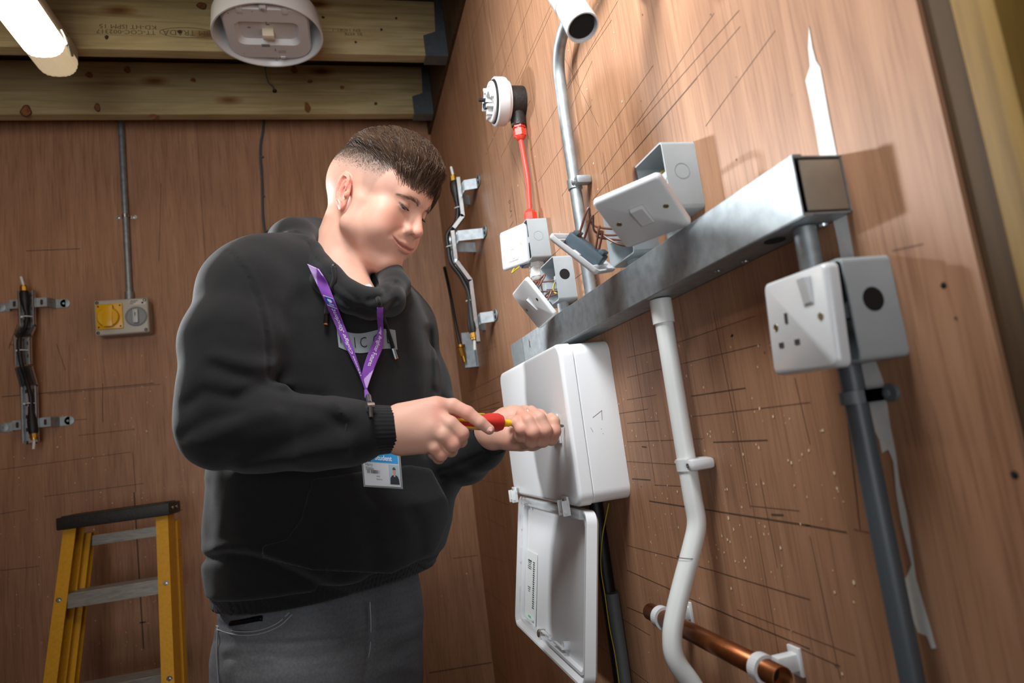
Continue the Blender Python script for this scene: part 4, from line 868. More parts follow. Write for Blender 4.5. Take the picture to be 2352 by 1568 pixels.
def surfnet(sdf, lo, hi, h, B=10):
    lo = np.asarray(lo, np.float64); n = np.ceil((np.asarray(hi)-lo)/h/B).astype(int)*B
    nb = n//B; D = np.empty(tuple(n), np.float32)
    gc = np.stack(np.meshgrid(*[(np.arange(k)+.5)*B*h-.5*h for k in nb], indexing='ij'), -1).reshape(-1, 3) + lo
    dc = sdf(gc.astype(np.float32)); act = np.abs(dc) < B*h*.5*1.733*1.35 + h*2
    Db = D.reshape(nb[0], B, nb[1], B, nb[2], B).transpose(0, 2, 4, 1, 3, 5).reshape(-1, B*B*B).copy() if False else np.empty((len(gc), B*B*B), np.float32)
    Db[:] = dc[:, None]
    loc = np.stack(np.meshgrid(*[np.arange(B)*h]*3, indexing='ij'), -1).reshape(-1, 3)
    idx = np.nonzero(act)[0]; ijk = np.stack(np.unravel_index(idx, nb), -1)
    CH = max(1, 400000//(B**3))
    for s in range(0, len(idx), CH):
        base = ijk[s:s+CH]*B*h + lo
        P = (base[:, None, :] + loc[None]).reshape(-1, 3).astype(np.float32)
        Db[idx[s:s+CH]] = sdf(P).reshape(-1, B**3)
    D = Db.reshape(nb[0], nb[1], nb[2], B, B, B).transpose(0, 3, 1, 4, 2, 5).reshape(tuple(n))
    S = D < 0; c = S[:-1, :-1, :-1].astype(np.int8)
    for dx, dy, dz in ((0,0,1),(0,1,0),(0,1,1),(1,0,0),(1,0,1),(1,1,0),(1,1,1)):
        c = c + S[dx:n[0]-1+dx, dy:n[1]-1+dy, dz:n[2]-1+dz]
    A = np.argwhere((c > 0) & (c < 8)); IX = np.full(tuple(n), -1, np.int32); IX[A[:, 0], A[:, 1], A[:, 2]] = np.arange(len(A))
    cor = np.array([(a, b, e) for a in (0, 1) for b in (0, 1) for e in (0, 1)]); val = np.stack([D[A[:, 0]+a, A[:, 1]+b, A[:, 2]+e] for a, b, e in cor], 1)
    acc = np.zeros((len(A), 3)); cnt = np.zeros(len(A))
    for i in range(8):
        for j in range(i+1, 8):
            if np.abs(cor[i]-cor[j]).sum() != 1: continue
            m = (val[:, i] < 0) != (val[:, j] < 0); t = val[:, i]/(val[:, i]-val[:, j]+1e-12)
            p = cor[i] + t[:, None]*(cor[j]-cor[i]); acc[m] += p[m]; cnt[m] += 1
    V = (A + acc/cnt[:, None])*h + lo; F = []
    for ax in range(3):
        sl = [slice(None)]*3; sl2 = [slice(None)]*3; sl[ax] = slice(0, -1); sl2[ax] = slice(1, None)
        e = np.argwhere(S[tuple(sl)] != S[tuple(sl2)]); o1, o2 = [(1, 2), (2, 0), (0, 1)][ax]
        e = e[(e[:, o1] > 0) & (e[:, o2] > 0)]
        fl = S[e[:, 0], e[:, 1], e[:, 2]]
        def g(a, b):
            q = e.copy(); q[:, o1] -= a; q[:, o2] -= b; return IX[q[:, 0], q[:, 1], q[:, 2]]
        Q = np.stack([g(1, 1), g(0, 1), g(0, 0), g(1, 0)], 1); Q[~fl] = Q[~fl][:, ::-1]; F.append(Q[(Q >= 0).all(1)])
    return V, np.concatenate(F)
def relax(V, F, it=1, lam=.5):
    for _ in range(it):
        acc = np.zeros_like(V); cnt = np.zeros(len(V))
        for k in range(4):
            a, b = F[:, k], F[:, (k+1) % 4]; np.add.at(acc, a, V[b]); np.add.at(acc, b, V[a]); np.add.at(cnt, a, 1); np.add.at(cnt, b, 1)
        V = V + lam*(acc/np.maximum(cnt, 1)[:, None] - V)
    return V
def vf(V, F): m = MB(); m.v = V; m.f = F; return m
def fbuild(name, V, F, m, parent, col=None, **kw):
    me = bpy.data.meshes.new(name); L0 = LOC[parent.name]; V = np.asarray(V, np.float64) - L0; F = np.asarray(F, np.int32); k = F.shape[1]
    me.vertices.add(len(V)); me.vertices.foreach_set('co', V.astype(np.float32).ravel()); me.loops.add(F.size); me.loops.foreach_set('vertex_index', F.ravel())
    me.polygons.add(len(F)); me.polygons.foreach_set('loop_start', np.arange(0, F.size, k, dtype=np.int32)); me.polygons.foreach_set('use_smooth', np.ones(len(F), bool)); me.update(calc_edges=True); me.validate()
    if col is not None:
        a = me.color_attributes.new('Col', 'FLOAT_COLOR', 'POINT'); a.data.foreach_set('color', np.c_[col, np.ones(len(col))].astype(np.float32).ravel())
    me.materials.append(m); o = bpy.data.objects.new(name, me); COL.objects.link(o); o.parent = parent; LOC[o.name] = L0; return tag(o, **kw)
def pline(U, V, pts):
    """distance in pixels to a polyline drawn in the photograph's frame (sculpting guide)"""
    d = np.full(U.shape, 1e9, np.float32)
    for (x0, y0), (x1, y1) in zip(pts[:-1], pts[1:]):
        dx, dy = x1-x0, y1-y0; t = np.clip(((U-x0)*dx + (V-y0)*dy)/(dx*dx+dy*dy), 0, 1); d = np.minimum(d, np.hypot(U-x0-t*dx, V-y0-t*dy))
    return d
def vnoise(P, s, seed=0):
    """cheap smooth value noise from sines"""
    r = np.random.RandomState(seed); o = np.zeros(len(P), np.float32)
    for k in range(6):
        w = r.normal(size=3); w *= s*(.6+.25*k)/np.linalg.norm(w); o += np.sin(P @ w.astype(np.float32) + r.uniform(0, 6))*(.8**k)
    return o/2.5

# body directions
yaw = radians(31); NB = np.array([sin(yaw), -cos(yaw), 0]); LA = np.array([cos(yaw), sin(yaw), 0]); UP = np.array([0, 0, 1.])
person = thing('person', (K(735, 1400, 1.2)[0], K(735, 1400, 1.2)[1], 0), 'young man in black hoodie and grey jeans driving a screwdriver', 'person')

# ---------------- head (local millimetres: x his right, y forward, z up, origin between the ear canals)
HR = np.array([[-.5456, .6989, .4624], [-.8359, -.4936, -.2402], [.0603, -.5176, .8535]])
HT = np.array([-.3626, 1.2119, 1.648])
def h2w(p): return HT + (np.asarray(p, float)*1e-3) @ HR.T
def w2h(P): return ((P-HT.astype(np.float32)) @ HR.astype(np.float32))*1e3
EYE = [np.array([s*32., 77., 25.]) for s in (1, -1)]
GZ = nrm([.0, .80, -.60])
def cranium(q):
    d = ell(q, (0, -2, 53), (77, 97, 90)); d = smin(d, ell(q, (0, -38, 36), (66, 64, 62)), 30)
    return smin(d, ell(q, (0, 42, 62), (62, 56, 58)), 25)
def facebase(q):
    X = np.abs(q[:, 0]); m = np.stack([X, q[:, 1], q[:, 2]], 1)
    d = cranium(q)
    d = smin(d, ell(q, (0, 46, -30), (60, 53, 62)), 24)                       # lower face
    d = smin(d, cap(m, (56, 12, -42), (16, 80, -82), 18, 13), 22)              # jaw line
    d = smin(d, cap(m, (56, 16, 0), (54, 18, -42), 17, 18), 18)
    d = smin(d, ball(m, (47, 60, -2), 22), 20)                                 # cheek bone
    d = smin(d, ball(m, (45, 60, -30), 28), 20)                                # cheek
    d = smin(d, ell(q, (0, 84, -79), (21, 15, 15)), 16)                        # chin
    d = smin(d, ell(q, (0, 50, -88), (34, 34, 18)), 22)                        # soft underside
    d = smin(d, ell(q, (0, 71, -42), (42, 25, 28)), 18)                        # muzzle
    d = smin(d, cap(m, (10, 89, 40), (38, 78, 41), 10, 9), 14)                 # brow
    return smax(d, -ell(m, (31, 101, 23), (19, 15, 13)), 11)                   # orbit
def facey(x, z):
    ys = np.linspace(60, 125, 131, dtype=np.float32); return float(np.interp(0, facebase(np.stack([np.full(131, x), ys, np.full(131, z)], 1).astype(np.float32)), ys))
MOUTH = [(x, facey(x, z), z) for x, z in ((0, -42.6), (12, -42.8), (25, -41), (36, -36.5), (42, -32.5))]
UPL = [(x, facey(x, z)+e, z) for x, z, e in ((0, -38, -1.2), (9, -37.2, -1.2), (23, -38.5, -1.2), (36, -36.4, -1))]
LOL = [(x, facey(x, z)+e, z) for x, z, e in ((0, -48.5, -1.2), (13, -47.5, -1.2), (25, -43.8, -1.2), (36, -37.5, -1))]
FOLD = [(x, facey(x, z), z) for x, z in ((19, -12), (31, -19), (41, -27), (46, -35))]
EA = radians(12); EB = radians(24)
ERE = np.array([[1, 0, 0], [0, cos(EA), -sin(EA)], [0, sin(EA), cos(EA)]]) @ np.array([[cos(EB), sin(EB), 0], [-sin(EB), cos(EB), 0], [0, 0, 1]])
def earsdf(m):
    t = (m - np.float32([75.5, -11, 3])) @ ERE.astype(np.float32)
    el_ = ell(t, (0, 0, 0), (5.5, 16.5, 31))
    rim = chain(t, [(3.5, 6, 1), (4.4, 11.5, 10), (4.8, 12, 20), (5, 6.5, 29), (5.2, -3.5, 32), (5.4, -12, 26), (5.6, -17, 14), (5.4, -17.5, 0), (5, -14, -13), (4, -6, -23)], [2.6, 2.9, 3.1, 3.3, 3.4, 3.4, 3.4, 3.2, 3.0, 2.6])
    lobe = ell(t, (.8, 2.5, -24), (4.2, 9.5, 10))
    anti = chain(t, [(4.4, 3, 21), (4.6, -5, 14), (5.0, -9, 0), (4.6, -6, -13), (4.4, 3, -18)], [2.4, 2.8, 3.0, 3.0, 2.8]); trg = ell(t, (4.2, 12.5, -6), (4.2, 4, 6.5))
    ear = smax(el_, -ell(t, (7, 3.5, -3), (10, 9, 13)), 2.5); ear = smax(ear, -ell(t, (8, -1, 21), (6, 8, 6)), 2.5)
    return smin(smin(smin(smin(ear, rim, 1.8), lobe, 4), anti, 2.0), trg, 2.5)
def headsdf(q):
    X = np.abs(q[:, 0]); m = np.stack([X, q[:, 1], q[:, 2]], 1); d = facebase(q)
    front = np.nonzero((q[:, 1] > 55) & (q[:, 2] < 75) & (q[:, 2] > -90))[0]
    if len(front):
        dd, mm, qq = d[front], m[front], q[front]
        n = smin(cap(qq, (0, 90, 34), (0, 106, 4), 7, 7.8), ball(qq, (0, 110.5, -8.5), 11), 8)
        n = smin(n, ball(mm, (14, 100, -12.5), 8.2), 6); n = smin(n, cap(mm, (6, 92, 20), (12, 94, -8), 5, 7), 8)
        n = smax(n, -ell(mm, (6.3, 109, -19.5), (3.6, 5, 4.2)), 3)
        dd = smin(dd, n, 7)
        dd = smin(dd, chain(mm, UPL, [4.6, 4.4, 2.8, 1.5]), 4); dd = smin(dd, chain(mm, LOL, [5.2, 4.8, 3.2, 1.5]), 4)
        dd = smax(dd, -chain(mm, [(a, b+1.5, c) for a, b, c in MOUTH], [2.2, 2.2, 2.1, 1.9, 1.2]), 2.2)
        dd = dd + 1.7*np.exp(-(chain(mm, FOLD, [0]*4)/5)**2) + 1.4*np.exp(-(cap(qq, (-12, 98, -58), (12, 98, -58), 0, 0)/6)**2)
        e = mm - np.float32([32, 77, 25]); r = np.sqrt((e**2).sum(1)); sl = e[:, 2] + .5*e[:, 1]
        dd = smin(dd, smax(r-14.0, -(sl - 2.9), 1.0), 4); dd = smin(dd, smax(r-13.3, sl + 2.2, 1.0), 4)
        dd = dd + 1.0*np.exp(-(chain(mm, [(18, 92, 33), (30, 92, 37), (45, 79, 32)], [0, 0, 0])/2.4)**2)
        d = d.copy(); d[front] = dd
    er = np.nonzero((X > 58) & (np.abs(q[:, 1]+8) < 45) & (np.abs(q[:, 2]-2) < 60))[0]
    if len(er): d = d.copy(); d[er] = smin(d[er], earsdf(m[er]), 3.5)
    return d
NECK0 = h2w((0, -22, -30)); NECK1 = K(752, 700, 1.225)
SHR, SHL = K(560, 650, 1.06), K(925, 755, 1.335)
def skinsdf(P):
    q = w2h(P); d = headsdf(q)*1e-3
    nk = chain(P, [h2w((0, -26, -12)), h2w((0, -20, -60)), NECK1 + np.array([0, 0, .03]), NECK1 - np.array([0, 0, .08])], [.056, .052, .060, .075], .02)
    adam = ball(P, h2w((0, 28, -98)), .016)
    nk = smin(nk, cap(P, K(795, 650, 1.21), K(822, 700, 1.165), .042, .040), .03); return smin(d, nk, .012)
V, F = surfnet(skinsdf, np.minimum(h2w((0, 0, 0))-.17, NECK1-.12)-.0, h2w((0, 0, 0))+.19, .0018)
V = relax(V, F, 1, .35); q = w2h(V.astype(np.float32)); m = np.c_[np.abs(q[:, 0]), q[:, 1:]]
def C3(h): return np.array(lin(h)[:3])
SK = C3('cf9e8a'); BL = C3('cc7768'); LIP = C3('c5695f'); HAIRC = C3('4a3a30'); FADE = C3('8f7b70')
def mixc(c, t, w): return c + (t-c)*np.clip(w, 0, 1)[:, None]
col = np.tile(SK, (len(V), 1))
g = lambda c, r: np.exp(-(((m-np.array(c))/np.array(r))**2).sum(1))
col = mixc(col, BL, .55*g((47, 70, -14), (20, 24, 19)) + .5*g((0, 114, -10), (13, 12, 11)) + .3*g((0, 88, -80), (20, 18, 16)))
ear = np.clip(1-earsdf(m.astype(np.float32))/5, 0, 1)*(m[:, 0] > 66); col = mixc(col, C3('dc7f6d'), ear*.55)
m32 = m.astype(np.float32); lipd = np.minimum(chain(m32, UPL, [4.2, 4, 2.4, .6]), chain(m32, LOL, [5, 4.6, 3, .6])); col = mixc(col, LIP, np.clip(.5-lipd/3, 0, 1)*.75)
col = mixc(col, C3('8a4a44'), np.clip(1-chain(m32, MOUTH, [1.2, 1.2, 1.2, 1, .4])/1.8, 0, 1)*.8)
# cropped hair: hairline height round the head
def hairline(x, y):
    """local height of the hairline for |x|, y"""
    return np.interp(y, [-95, -60, -30, -12, 8, 20, 32, 42, 52, 64, 100], [-66, -52, -24, 20, 34, 8, 8, 40, 66, 80, 96])
hl = hairline(m[:, 0], m[:, 1]) + 4*vnoise(m32, .16, 9); side = np.clip((m[:, 2]-hl)/16, 0, 1); side = side*side*(3-2*side)
dens = side*(.10+.85*np.clip((m[:, 2]-5)/75, 0, 1)**1.5)*(ear < .3)*(m[:, 1] < 75)
col = mixc(col, FADE, dens); fz = np.clip((m[:, 2]-50)/36, 0, 1)**1.05; col = mixc(col, HAIRC, fz*side*(m[:, 1] < 75)*(1+.35*vnoise(m32, .5, 4)))
col = mixc(col, C3('b98a78'), .16*np.clip((-m[:, 2]-35)/30, 0, 1)*(m[:, 1] > 20)*(m[:, 2] > -110))
col *= (1+.035*vnoise(V.astype(np.float32), 260, 3))[:, None]
SKINV, SKINF, SKINC = [V], [F], [col]

# ---------------- hands
def hand(parts, lo, hi, colf, k=.006, h=.0013):
    def sdf(P):
        d = None
        for kind, a, b, kk in parts:
            e = chain(P, a, b, .003) if kind == 'c' else ell(P, a, b[0], b[1])
            d = e if d is None else smin(d, e, kk)
        return d
    V, F = surfnet(sdf, lo, hi, h); V = relax(V, F, 1, .3); SKINV.append(V); SKINF.append(F); SKINC.append(colf(V))
def KK(*a): return [K(*p) for p in a]
# screwdriver axis
TIP = RW(1294, 978, .094); HND = K(985, 962, .985); SDX = nrm(TIP-HND); SDL = np.linalg.norm(TIP-HND)
def axis_at(px):
    lo_, hi_ = 0., SDL
    for _ in range(30):
        md = (lo_+hi_)/2
        if proj(HND+SDX*md)[0] < px: lo_ = md
        else: hi_ = md
    return HND+SDX*lo_
# right hand: fist round the handle, index laid along it
RWRI = K(905, 988, .975)
parts = [('c', KK((830, 992, .968), (905, 988, .975), (935, 985, .98)), [.031, .030, .030], .01),
         ('c', KK((925, 965, .975), (1000, 942, .982)), [.026, .021], .012), ('c', KK((925, 990, .972), (990, 985, .972)), [.028, .026], .012), ('c', KK((925, 1008, .975), (975, 1008, .972)), [.023, .021], .012),
         ('c', KK((985, 1000, .985), (985, 965, 1.0)), [.02, .02], .015),
         # index
         ('c', KK((1008, 934, .985), (1040, 932, .985), (1074, 948, .982), (1103, 970, .98), (1124, 986, .982)), [.0125, .0112, .0102, .009, .0078], .006),
         # middle, ring, little
         ('c', KK((1003, 956, .972), (1034, 974, .961), (1060, 996, .961), (1058, 1012, .979), (1042, 1008, .998)), [.0122, .0118, .0110, .0098, .009], .005),
         ('c', KK((994, 980, .966), (1019, 999, .956), (1040, 1020, .957), (1036, 1034, .975), (1018, 1026, .993)), [.0122, .0116, .0107, .0096, .0085], .005),
         ('c', KK((978, 1006, .966), (998, 1026, .959), (1013, 1043, .962), (1008, 1051, .978), (995, 1042, .993)), [.0118, .0106, .0097, .0088, .008], .005),
         # thumb behind the handle
         ('c', KK((950, 960, .995), (1000, 950, 1.015), (1050, 952, 1.018), (1085, 962, 1.015)), [.018, .014, .011, .009], .008)]
def handcol(kn):
    kn = [np.asarray(k) for k in kn]
    def f(V):
        c = np.tile(C3('d09f8b'), (len(V), 1)); w = np.zeros(len(V))
        for k in kn: w += np.exp(-((V-k)**2).sum(1)/(.011**2))
        c = mixc(c, C3('cf8272'), .5*np.clip(w, 0, 1)); c *= (1+.05*vnoise(V.astype(np.float32), 220, 5))[:, None]; return c
    return f
pp = np.array(sum([list(p[1]) for p in parts], []))
hand(parts, pp.min(0)-.04, pp.max(0)+.04, handcol(KK((1008, 930, .975), (1003, 952, .96), (1057, 1000, .945), (1033, 1024, .94), (1004, 1044, .945), (1074, 944, .972))))
# left hand: palm up, fingers curled over the shaft
dS = lambda px: proj(axis_at(px))[2]
parts2 = [('c', KK((1060, 1030, 1.2), (1105, 1004, 1.15), (1130, 993, 1.128)), [.032, .029, .028], .01),
          ('c', KK((1130, 985, 1.128), (1180, 968, 1.125)), [.024, .026], .012), ('c', KK((1130, 1000, 1.12), (1185, 1000, 1.11)), [.022, .021], .012), ('c', KK((1180, 970, 1.13), (1225, 975, 1.135)), [.025, .021], .012),
          ('c', KK((1172, 1004, 1.105), (1222, 1008, 1.115), (1247, 1003, 1.12)), [.021, .0195, .017], .012),
          # little, ring, middle, index
          ('c', KK((1178, 1006, 1.10), (1196, 1000, 1.068), (1198, 985, 1.055), (1186, 969, 1.062), (1172, 966, 1.078)), [.0125, .0108, .0102, .0088, .008], .0045),
          ('c', KK((1200, 1016, 1.105), (1220, 1012, 1.066), (1225, 992, 1.05), (1214, 966, 1.056), (1196, 951, 1.075)), [.0135, .0118, .0112, .0098, .0085], .0045),
          ('c', KK((1224, 1014, 1.11), (1246, 1010, 1.072), (1252, 988, 1.056), (1240, 960, 1.06), (1220, 943, 1.076)), [.0135, .012, .0114, .0098, .0088], .0045),
          ('c', KK((1246, 1004, 1.12), (1266, 1006, 1.085), (1273, 990, 1.072), (1272, 968, 1.078), (1266, 960, 1.086)), [.0135, .0118, .011, .0098, .009], .0045),
          # thumb lying behind
          ('c', KK((1160, 962, 1.14), (1205, 950, 1.145), (1240, 955, 1.14), (1254, 964, 1.13)), [.02, .0145, .0115, .0095], .008)]
pp = np.array(sum([list(p[1]) for p in parts2], []))
hand(parts2, pp.min(0)-.04, pp.max(0)+.04, handcol(KK((1198, 992, 1.05), (1225, 1000, 1.045), (1252, 997, 1.05), (1273, 992, 1.065), (1172, 1012, 1.09), (1217, 946, 1.06), (1194, 954, 1.06))))

# ---------------- hidden torso and arms that join head and hands inside the clothes
REL, LEL = K(500, 980, .965), K(1015, 1050, 1.3)
def coresdf(P):
    d = chain(P, [NECK1, K(748, 900, 1.2), K(740, 1150, 1.19), K(735, 1400, 1.2)], [.06, .1, .1, .11], .05)
    d = smin(d, chain(P, [NECK1, SHR, REL, RWRI], [.05, .045, .04, .026], .03), .03)
    return smin(d, chain(P, [NECK1, SHL, LEL, K(1105, 1004, 1.15)], [.05, .045, .04, .024], .03), .03)
V, F = surfnet(coresdf, np.array([-.95, .8, .75]), np.array([0.0, 1.55, 1.65]), .008); SKINV.append(V); SKINF.append(F); SKINC.append(np.tile(SK, (len(V), 1)))
off = np.cumsum([0]+[len(v) for v in SKINV[:-1]])
M_SKIN = attr_mat('skin', rough=.54, sss=.05, bump=.06, bscale=700, spec=.3, noise=.06, nscale=500)
body = fbuild('body', np.concatenate(SKINV), np.concatenate([f+o for f, o in zip(SKINF, off)]), M_SKIN, person, np.concatenate(SKINC), label='fair skinned head and hands, head bowed toward his work')

# ---------------- eyes, brows, lashes, nails
M_EYE = attr_mat('eye', rough=.2, spec=.4)
for c in EYE:
    n1, n2 = 24, 16; vs = []; fs = []
    u_, v_ = perp(GZ)
    for i in range(n2+1):
        t = pi*i/n2
        for k in range(n1): a = 2*pi*k/n1; vs.append(c + 12.6*(cos(t)*GZ + sin(t)*(cos(a)*u_+sin(a)*v_)))
    for i in range(n2):
        for k in range(n1): fs.append((i*n1+k, i*n1+(k+1) % n1, (i+1)*n1+(k+1) % n1, (i+1)*n1+k))
    vs = np.array(vs); ang = np.arccos(np.clip((vs-c) @ GZ/12.6, -1, 1)); cc = np.tile(C3('7d7370'), (len(vs), 1)); cc[ang < .56] = C3('3b3b35'); cc[ang < .2] = C3('0a0a0a')
    fbuild('eye', h2w(vs), np.array(fs), M_EYE, person, cc)
M_HAIR = attr_mat('hair', rough=.5, spec=.3)
def strands(name, paths, r0, parent, colf, m=None, nside=3):
    A = np.asarray(paths, float); N_, n, _ = A.shape; t = A[:, -1]-A[:, 0]; t /= np.linalg.norm(t, axis=1)[:, None]+1e-12
    ref = np.where(np.abs(t[:, 2:3]) < .9, np.array([[0, 0, 1.]]), np.array([[1., 0, 0]])); u0 = np.cross(ref, t); u0 /= np.linalg.norm(u0, axis=1)[:, None]; w0 = np.cross(t, u0)
    rr = r0*(1-.8*(np.arange(n)/(n-1))**1.5); an = 2*pi*np.arange(nside)/nside
    ringv = np.cos(an)[None, :, None]*u0[:, None] + np.sin(an)[None, :, None]*w0[:, None]
    V = A[:, :, None, :] + rr[None, :, None, None]*ringv[:, None]
    k = np.arange(nside); i_ = np.arange(n-1)
    q0 = (i_[:, None]*nside + k[None]).ravel(); q1 = (i_[:, None]*nside + (k[None]+1) % nside).ravel(); f0 = np.stack([q0, q1, q1+nside, q0+nside], 1)
    F = (np.arange(N_)[:, None, None]*(n*nside) + f0[None]).reshape(-1, 4)
    cc = np.array([colf() for _ in range(N_)]); return fbuild(name, V.reshape(-1, 3), F, m or M_HAIR, parent, np.repeat(cc, n*nside, 0))
def onsurf(p, f, off=0, it=6):
    """push local points to distance off of an SDF by finite-difference gradient"""
    p = np.asarray(p, np.float32).copy()
    for _ in range(it):
        d = f(p) - off; gr = np.stack([f(p+np.float32(e)) - f(p-np.float32(e)) for e in np.eye(3)*.6], 1)/1.2; gr /= np.linalg.norm(gr, axis=1)[:, None]+1e-6; p = p - d[:, None]*gr
    return p, gr
R_ = np.random.RandomState(11)
for s in (1, -1):
    nbw = 190; t = R_.uniform(0, 1, nbw); base = np.stack([s*(11+43*t), 97-20*t*t, 38.5+8*t-11*t*t + R_.normal(0, 1, nbw)*(2.5-1.7*t)], 1); p0, _ = onsurf(base, headsdf, .2)
    dr = np.stack([s*.9*np.ones(nbw), -.15-.3*t, .75-1.15*t], 1); dr /= np.linalg.norm(dr, axis=1)[:, None]; Lb = R_.uniform(5, 8.5, nbw)
    pp_ = p0[:, None] + dr[:, None]*(Lb[:, None]*np.linspace(0, 1, 4)[None])[..., None]; sh = pp_.shape; pp_, _ = onsurf(pp_.reshape(-1, 3), headsdf, .45, 3); paths = h2w(pp_.reshape(sh))
    strands('eyebrow', paths, .00024, person, lambda: C3('75604f')*R_.uniform(.7, 1.3))
    c = EYE[0] if s > 0 else EYE[1]; paths = []
    for k in range(46):
        a = radians(-52+104*k/45); x = 14.3*sin(a); yv = 14.3*cos(a); z = 2.3-.55*yv*.9; p = c + np.array([x*1.0, yv*.92, z-.2]); p = c + nrm(p-c)*14.3
        d_ = nrm([x*.04, .75, -.55]); paths.append(h2w(np.array([p, p+d_*2, p+d_*4+np.array([0, .4, .3])])))
    strands('eyelashes', paths, .00048, person, lambda: C3('2a1f1a'))

# ---------------- hair on top
def hairtop(q):
    """long part of the cut: upper cranium region"""
    X = np.abs(q[:, 0]); return q[:, 2] - np.interp(q[:, 1], [-95, -60, -20, 20, 50, 80], [100, 102, 100, 96, 88, 84])
def hairthick(q): return np.interp(q[:, 1], [-90, -40, 20, 60, 95], [6, 13, 19, 23, 20])*np.clip((q[:, 2]-80)/34, 0.03, 1)
def massd(q): return smax(cranium(q) - hairthick(q), -hairtop(q)-4, 6)
def masssdf(P): return massd(w2h(P))*1e-3
V, F = surfnet(masssdf, HT-.13, HT+.17, .0026); V = relax(V, F, 2, .5)
q = w2h(V.astype(np.float32)); cc = np.tile(C3('3a2b21'), (len(V), 1))*(1+.25*vnoise(q, .35, 2))[:, None]
hair = fbuild('hair', V, F, attr_mat('hair_under', rough=.95, spec=.05), person, cc, label='short brown hair, faded sides with a forward fringe')
paths = []; N = 7000
def grow(base, L, n, dirf, lift, droop=0):
    p, gr = onsurf(base, cranium, 0); out = [p]; cur = p.copy(); st = L/(n-1)
    for i in range(1, n):
        d = dirf(cur); d = d - gr*(d*gr).sum(1)[:, None]*.9; d /= np.linalg.norm(d, axis=1)[:, None]; t = i/(n-1)
        cur = (cur + d*st[:, None]).astype(np.float32); cur, gr = onsurf(cur, cranium, lift(cur, t), 2); out.append(cur)
    return np.stack(out, 1)
th = R_.uniform(0, 2*pi, N*2); ph = np.arccos(R_.uniform(.02, 1, N*2)); base = np.stack([77*np.sin(ph)*np.cos(th), 97*np.sin(ph)*np.sin(th)-2, 53+90*np.cos(ph)], 1).astype(np.float32)
base = base[hairtop(base) > -14*R_.uniform(0, 1, len(base))][:N]; n_ = len(base)
L = np.interp(base[:, 1], [-95, -40, 20, 60, 90], [14, 24, 40, 48, 34])*R_.uniform(.7, 1.15, n_); jit = R_.normal(0, .16, (n_, 3)); ex = R_.uniform(.55, 1.25, n_)
clump = np.round(base/9)*9; cj = np.stack([np.sin(clump @ np.array([.9, .4, .7])), np.sin(clump @ np.array([.5, 1.1, .3])+2), np.zeros(n_)], 1)*.32
def dirf(c): return np.stack([.30*np.ones(n_) + cj[:, 0]+jit[:, 0], .95+jit[:, 1]+.3*cj[:, 1], -.15+jit[:, 2]*.6], 1) + np.stack([c[:, 0]*.004, 0*c[:, 0], 0*c[:, 0]], 1)
def lift(c, t): return (hairthick(c)*ex*np.minimum(1, t*2.2+.15)*(1-.35*t**3)).astype(np.float32)
S = grow(base, L, 8, dirf, lift); paths += [h2w(s) for s in S]
# fringe falling over the forehead
nf = 2200; fx = R_.uniform(-58, 56, nf); base = np.stack([fx, 78-.004*fx**2+R_.uniform(-14, 10, nf), 106-.006*fx**2+R_.uniform(-10, 8, nf)], 1).astype(np.float32); n_ = nf
clf = np.round(fx/7.5); L = (30 + 10*np.sin(clf*2.1) + np.interp(fx, [-58, -30, 0, 30, 56], [24, 18, 7, -5, -16]))*R_.uniform(.7, 1.08, nf); L = np.maximum(L, 10); jit = R_.normal(0, .12, (nf, 3)); ex = R_.uniform(.5, 1.1, nf); cl = .35*np.sin(clf*1.7)
def dirf(c): return np.stack([.28+cl+jit[:, 0]-.0*c[:, 0], .5+jit[:, 1], -.9+jit[:, 2]*.5], 1)
def lift(c, t): return ((9*(1-t)+2.6)*ex).astype(np.float32)
S = grow(base, L, 8, dirf, lift); paths += [h2w(s) for s in S]
hc = [C3(x) for x in ('35261b', '46342a', '574132', '2e211a', '684f3c')]
strands('hair_strands', paths, .00045, hair, lambda: hc[R_.randint(5)]*R_.uniform(.8, 1.2))
# clipped sides
nb = 12000; th = R_.uniform(0, 2*pi, nb*3); ph = np.arccos(R_.uniform(-.75, .6, nb*3)); base = np.stack([77*np.sin(ph)*np.cos(th), 97*np.sin(ph)*np.sin(th), 48+84*np.cos(ph)], 1).astype(np.float32)
base, gr = onsurf(base, headsdf, 0, 5); ax_ = np.abs(base[:, 0]); ok = (base[:, 2] > hairline(ax_, base[:, 1])+3) & (base[:, 2] > 42) & (base[:, 1] < 62) & ~((ax_ > 73) & (base[:, 2] < 40)) & (R_.uniform(0, 1, len(base)) < np.clip((base[:, 2]-42)/60, .02, 1)); base, gr = base[ok][:nb], gr[ok][:nb]
ln = np.clip((base[:, 2]-44)/8, .6, 8)
paths = [h2w(np.array([b, b+g_*l*.5+np.array([0, .2, -.3])*l, b+g_*l*.6+np.array([0, .3, -.8])*l])) for b, g_, l in zip(base, gr, ln)]
strands('clipped_side_hair', paths, .00023, hair, lambda: C3('43342a')*R_.uniform(.7, 1.3))
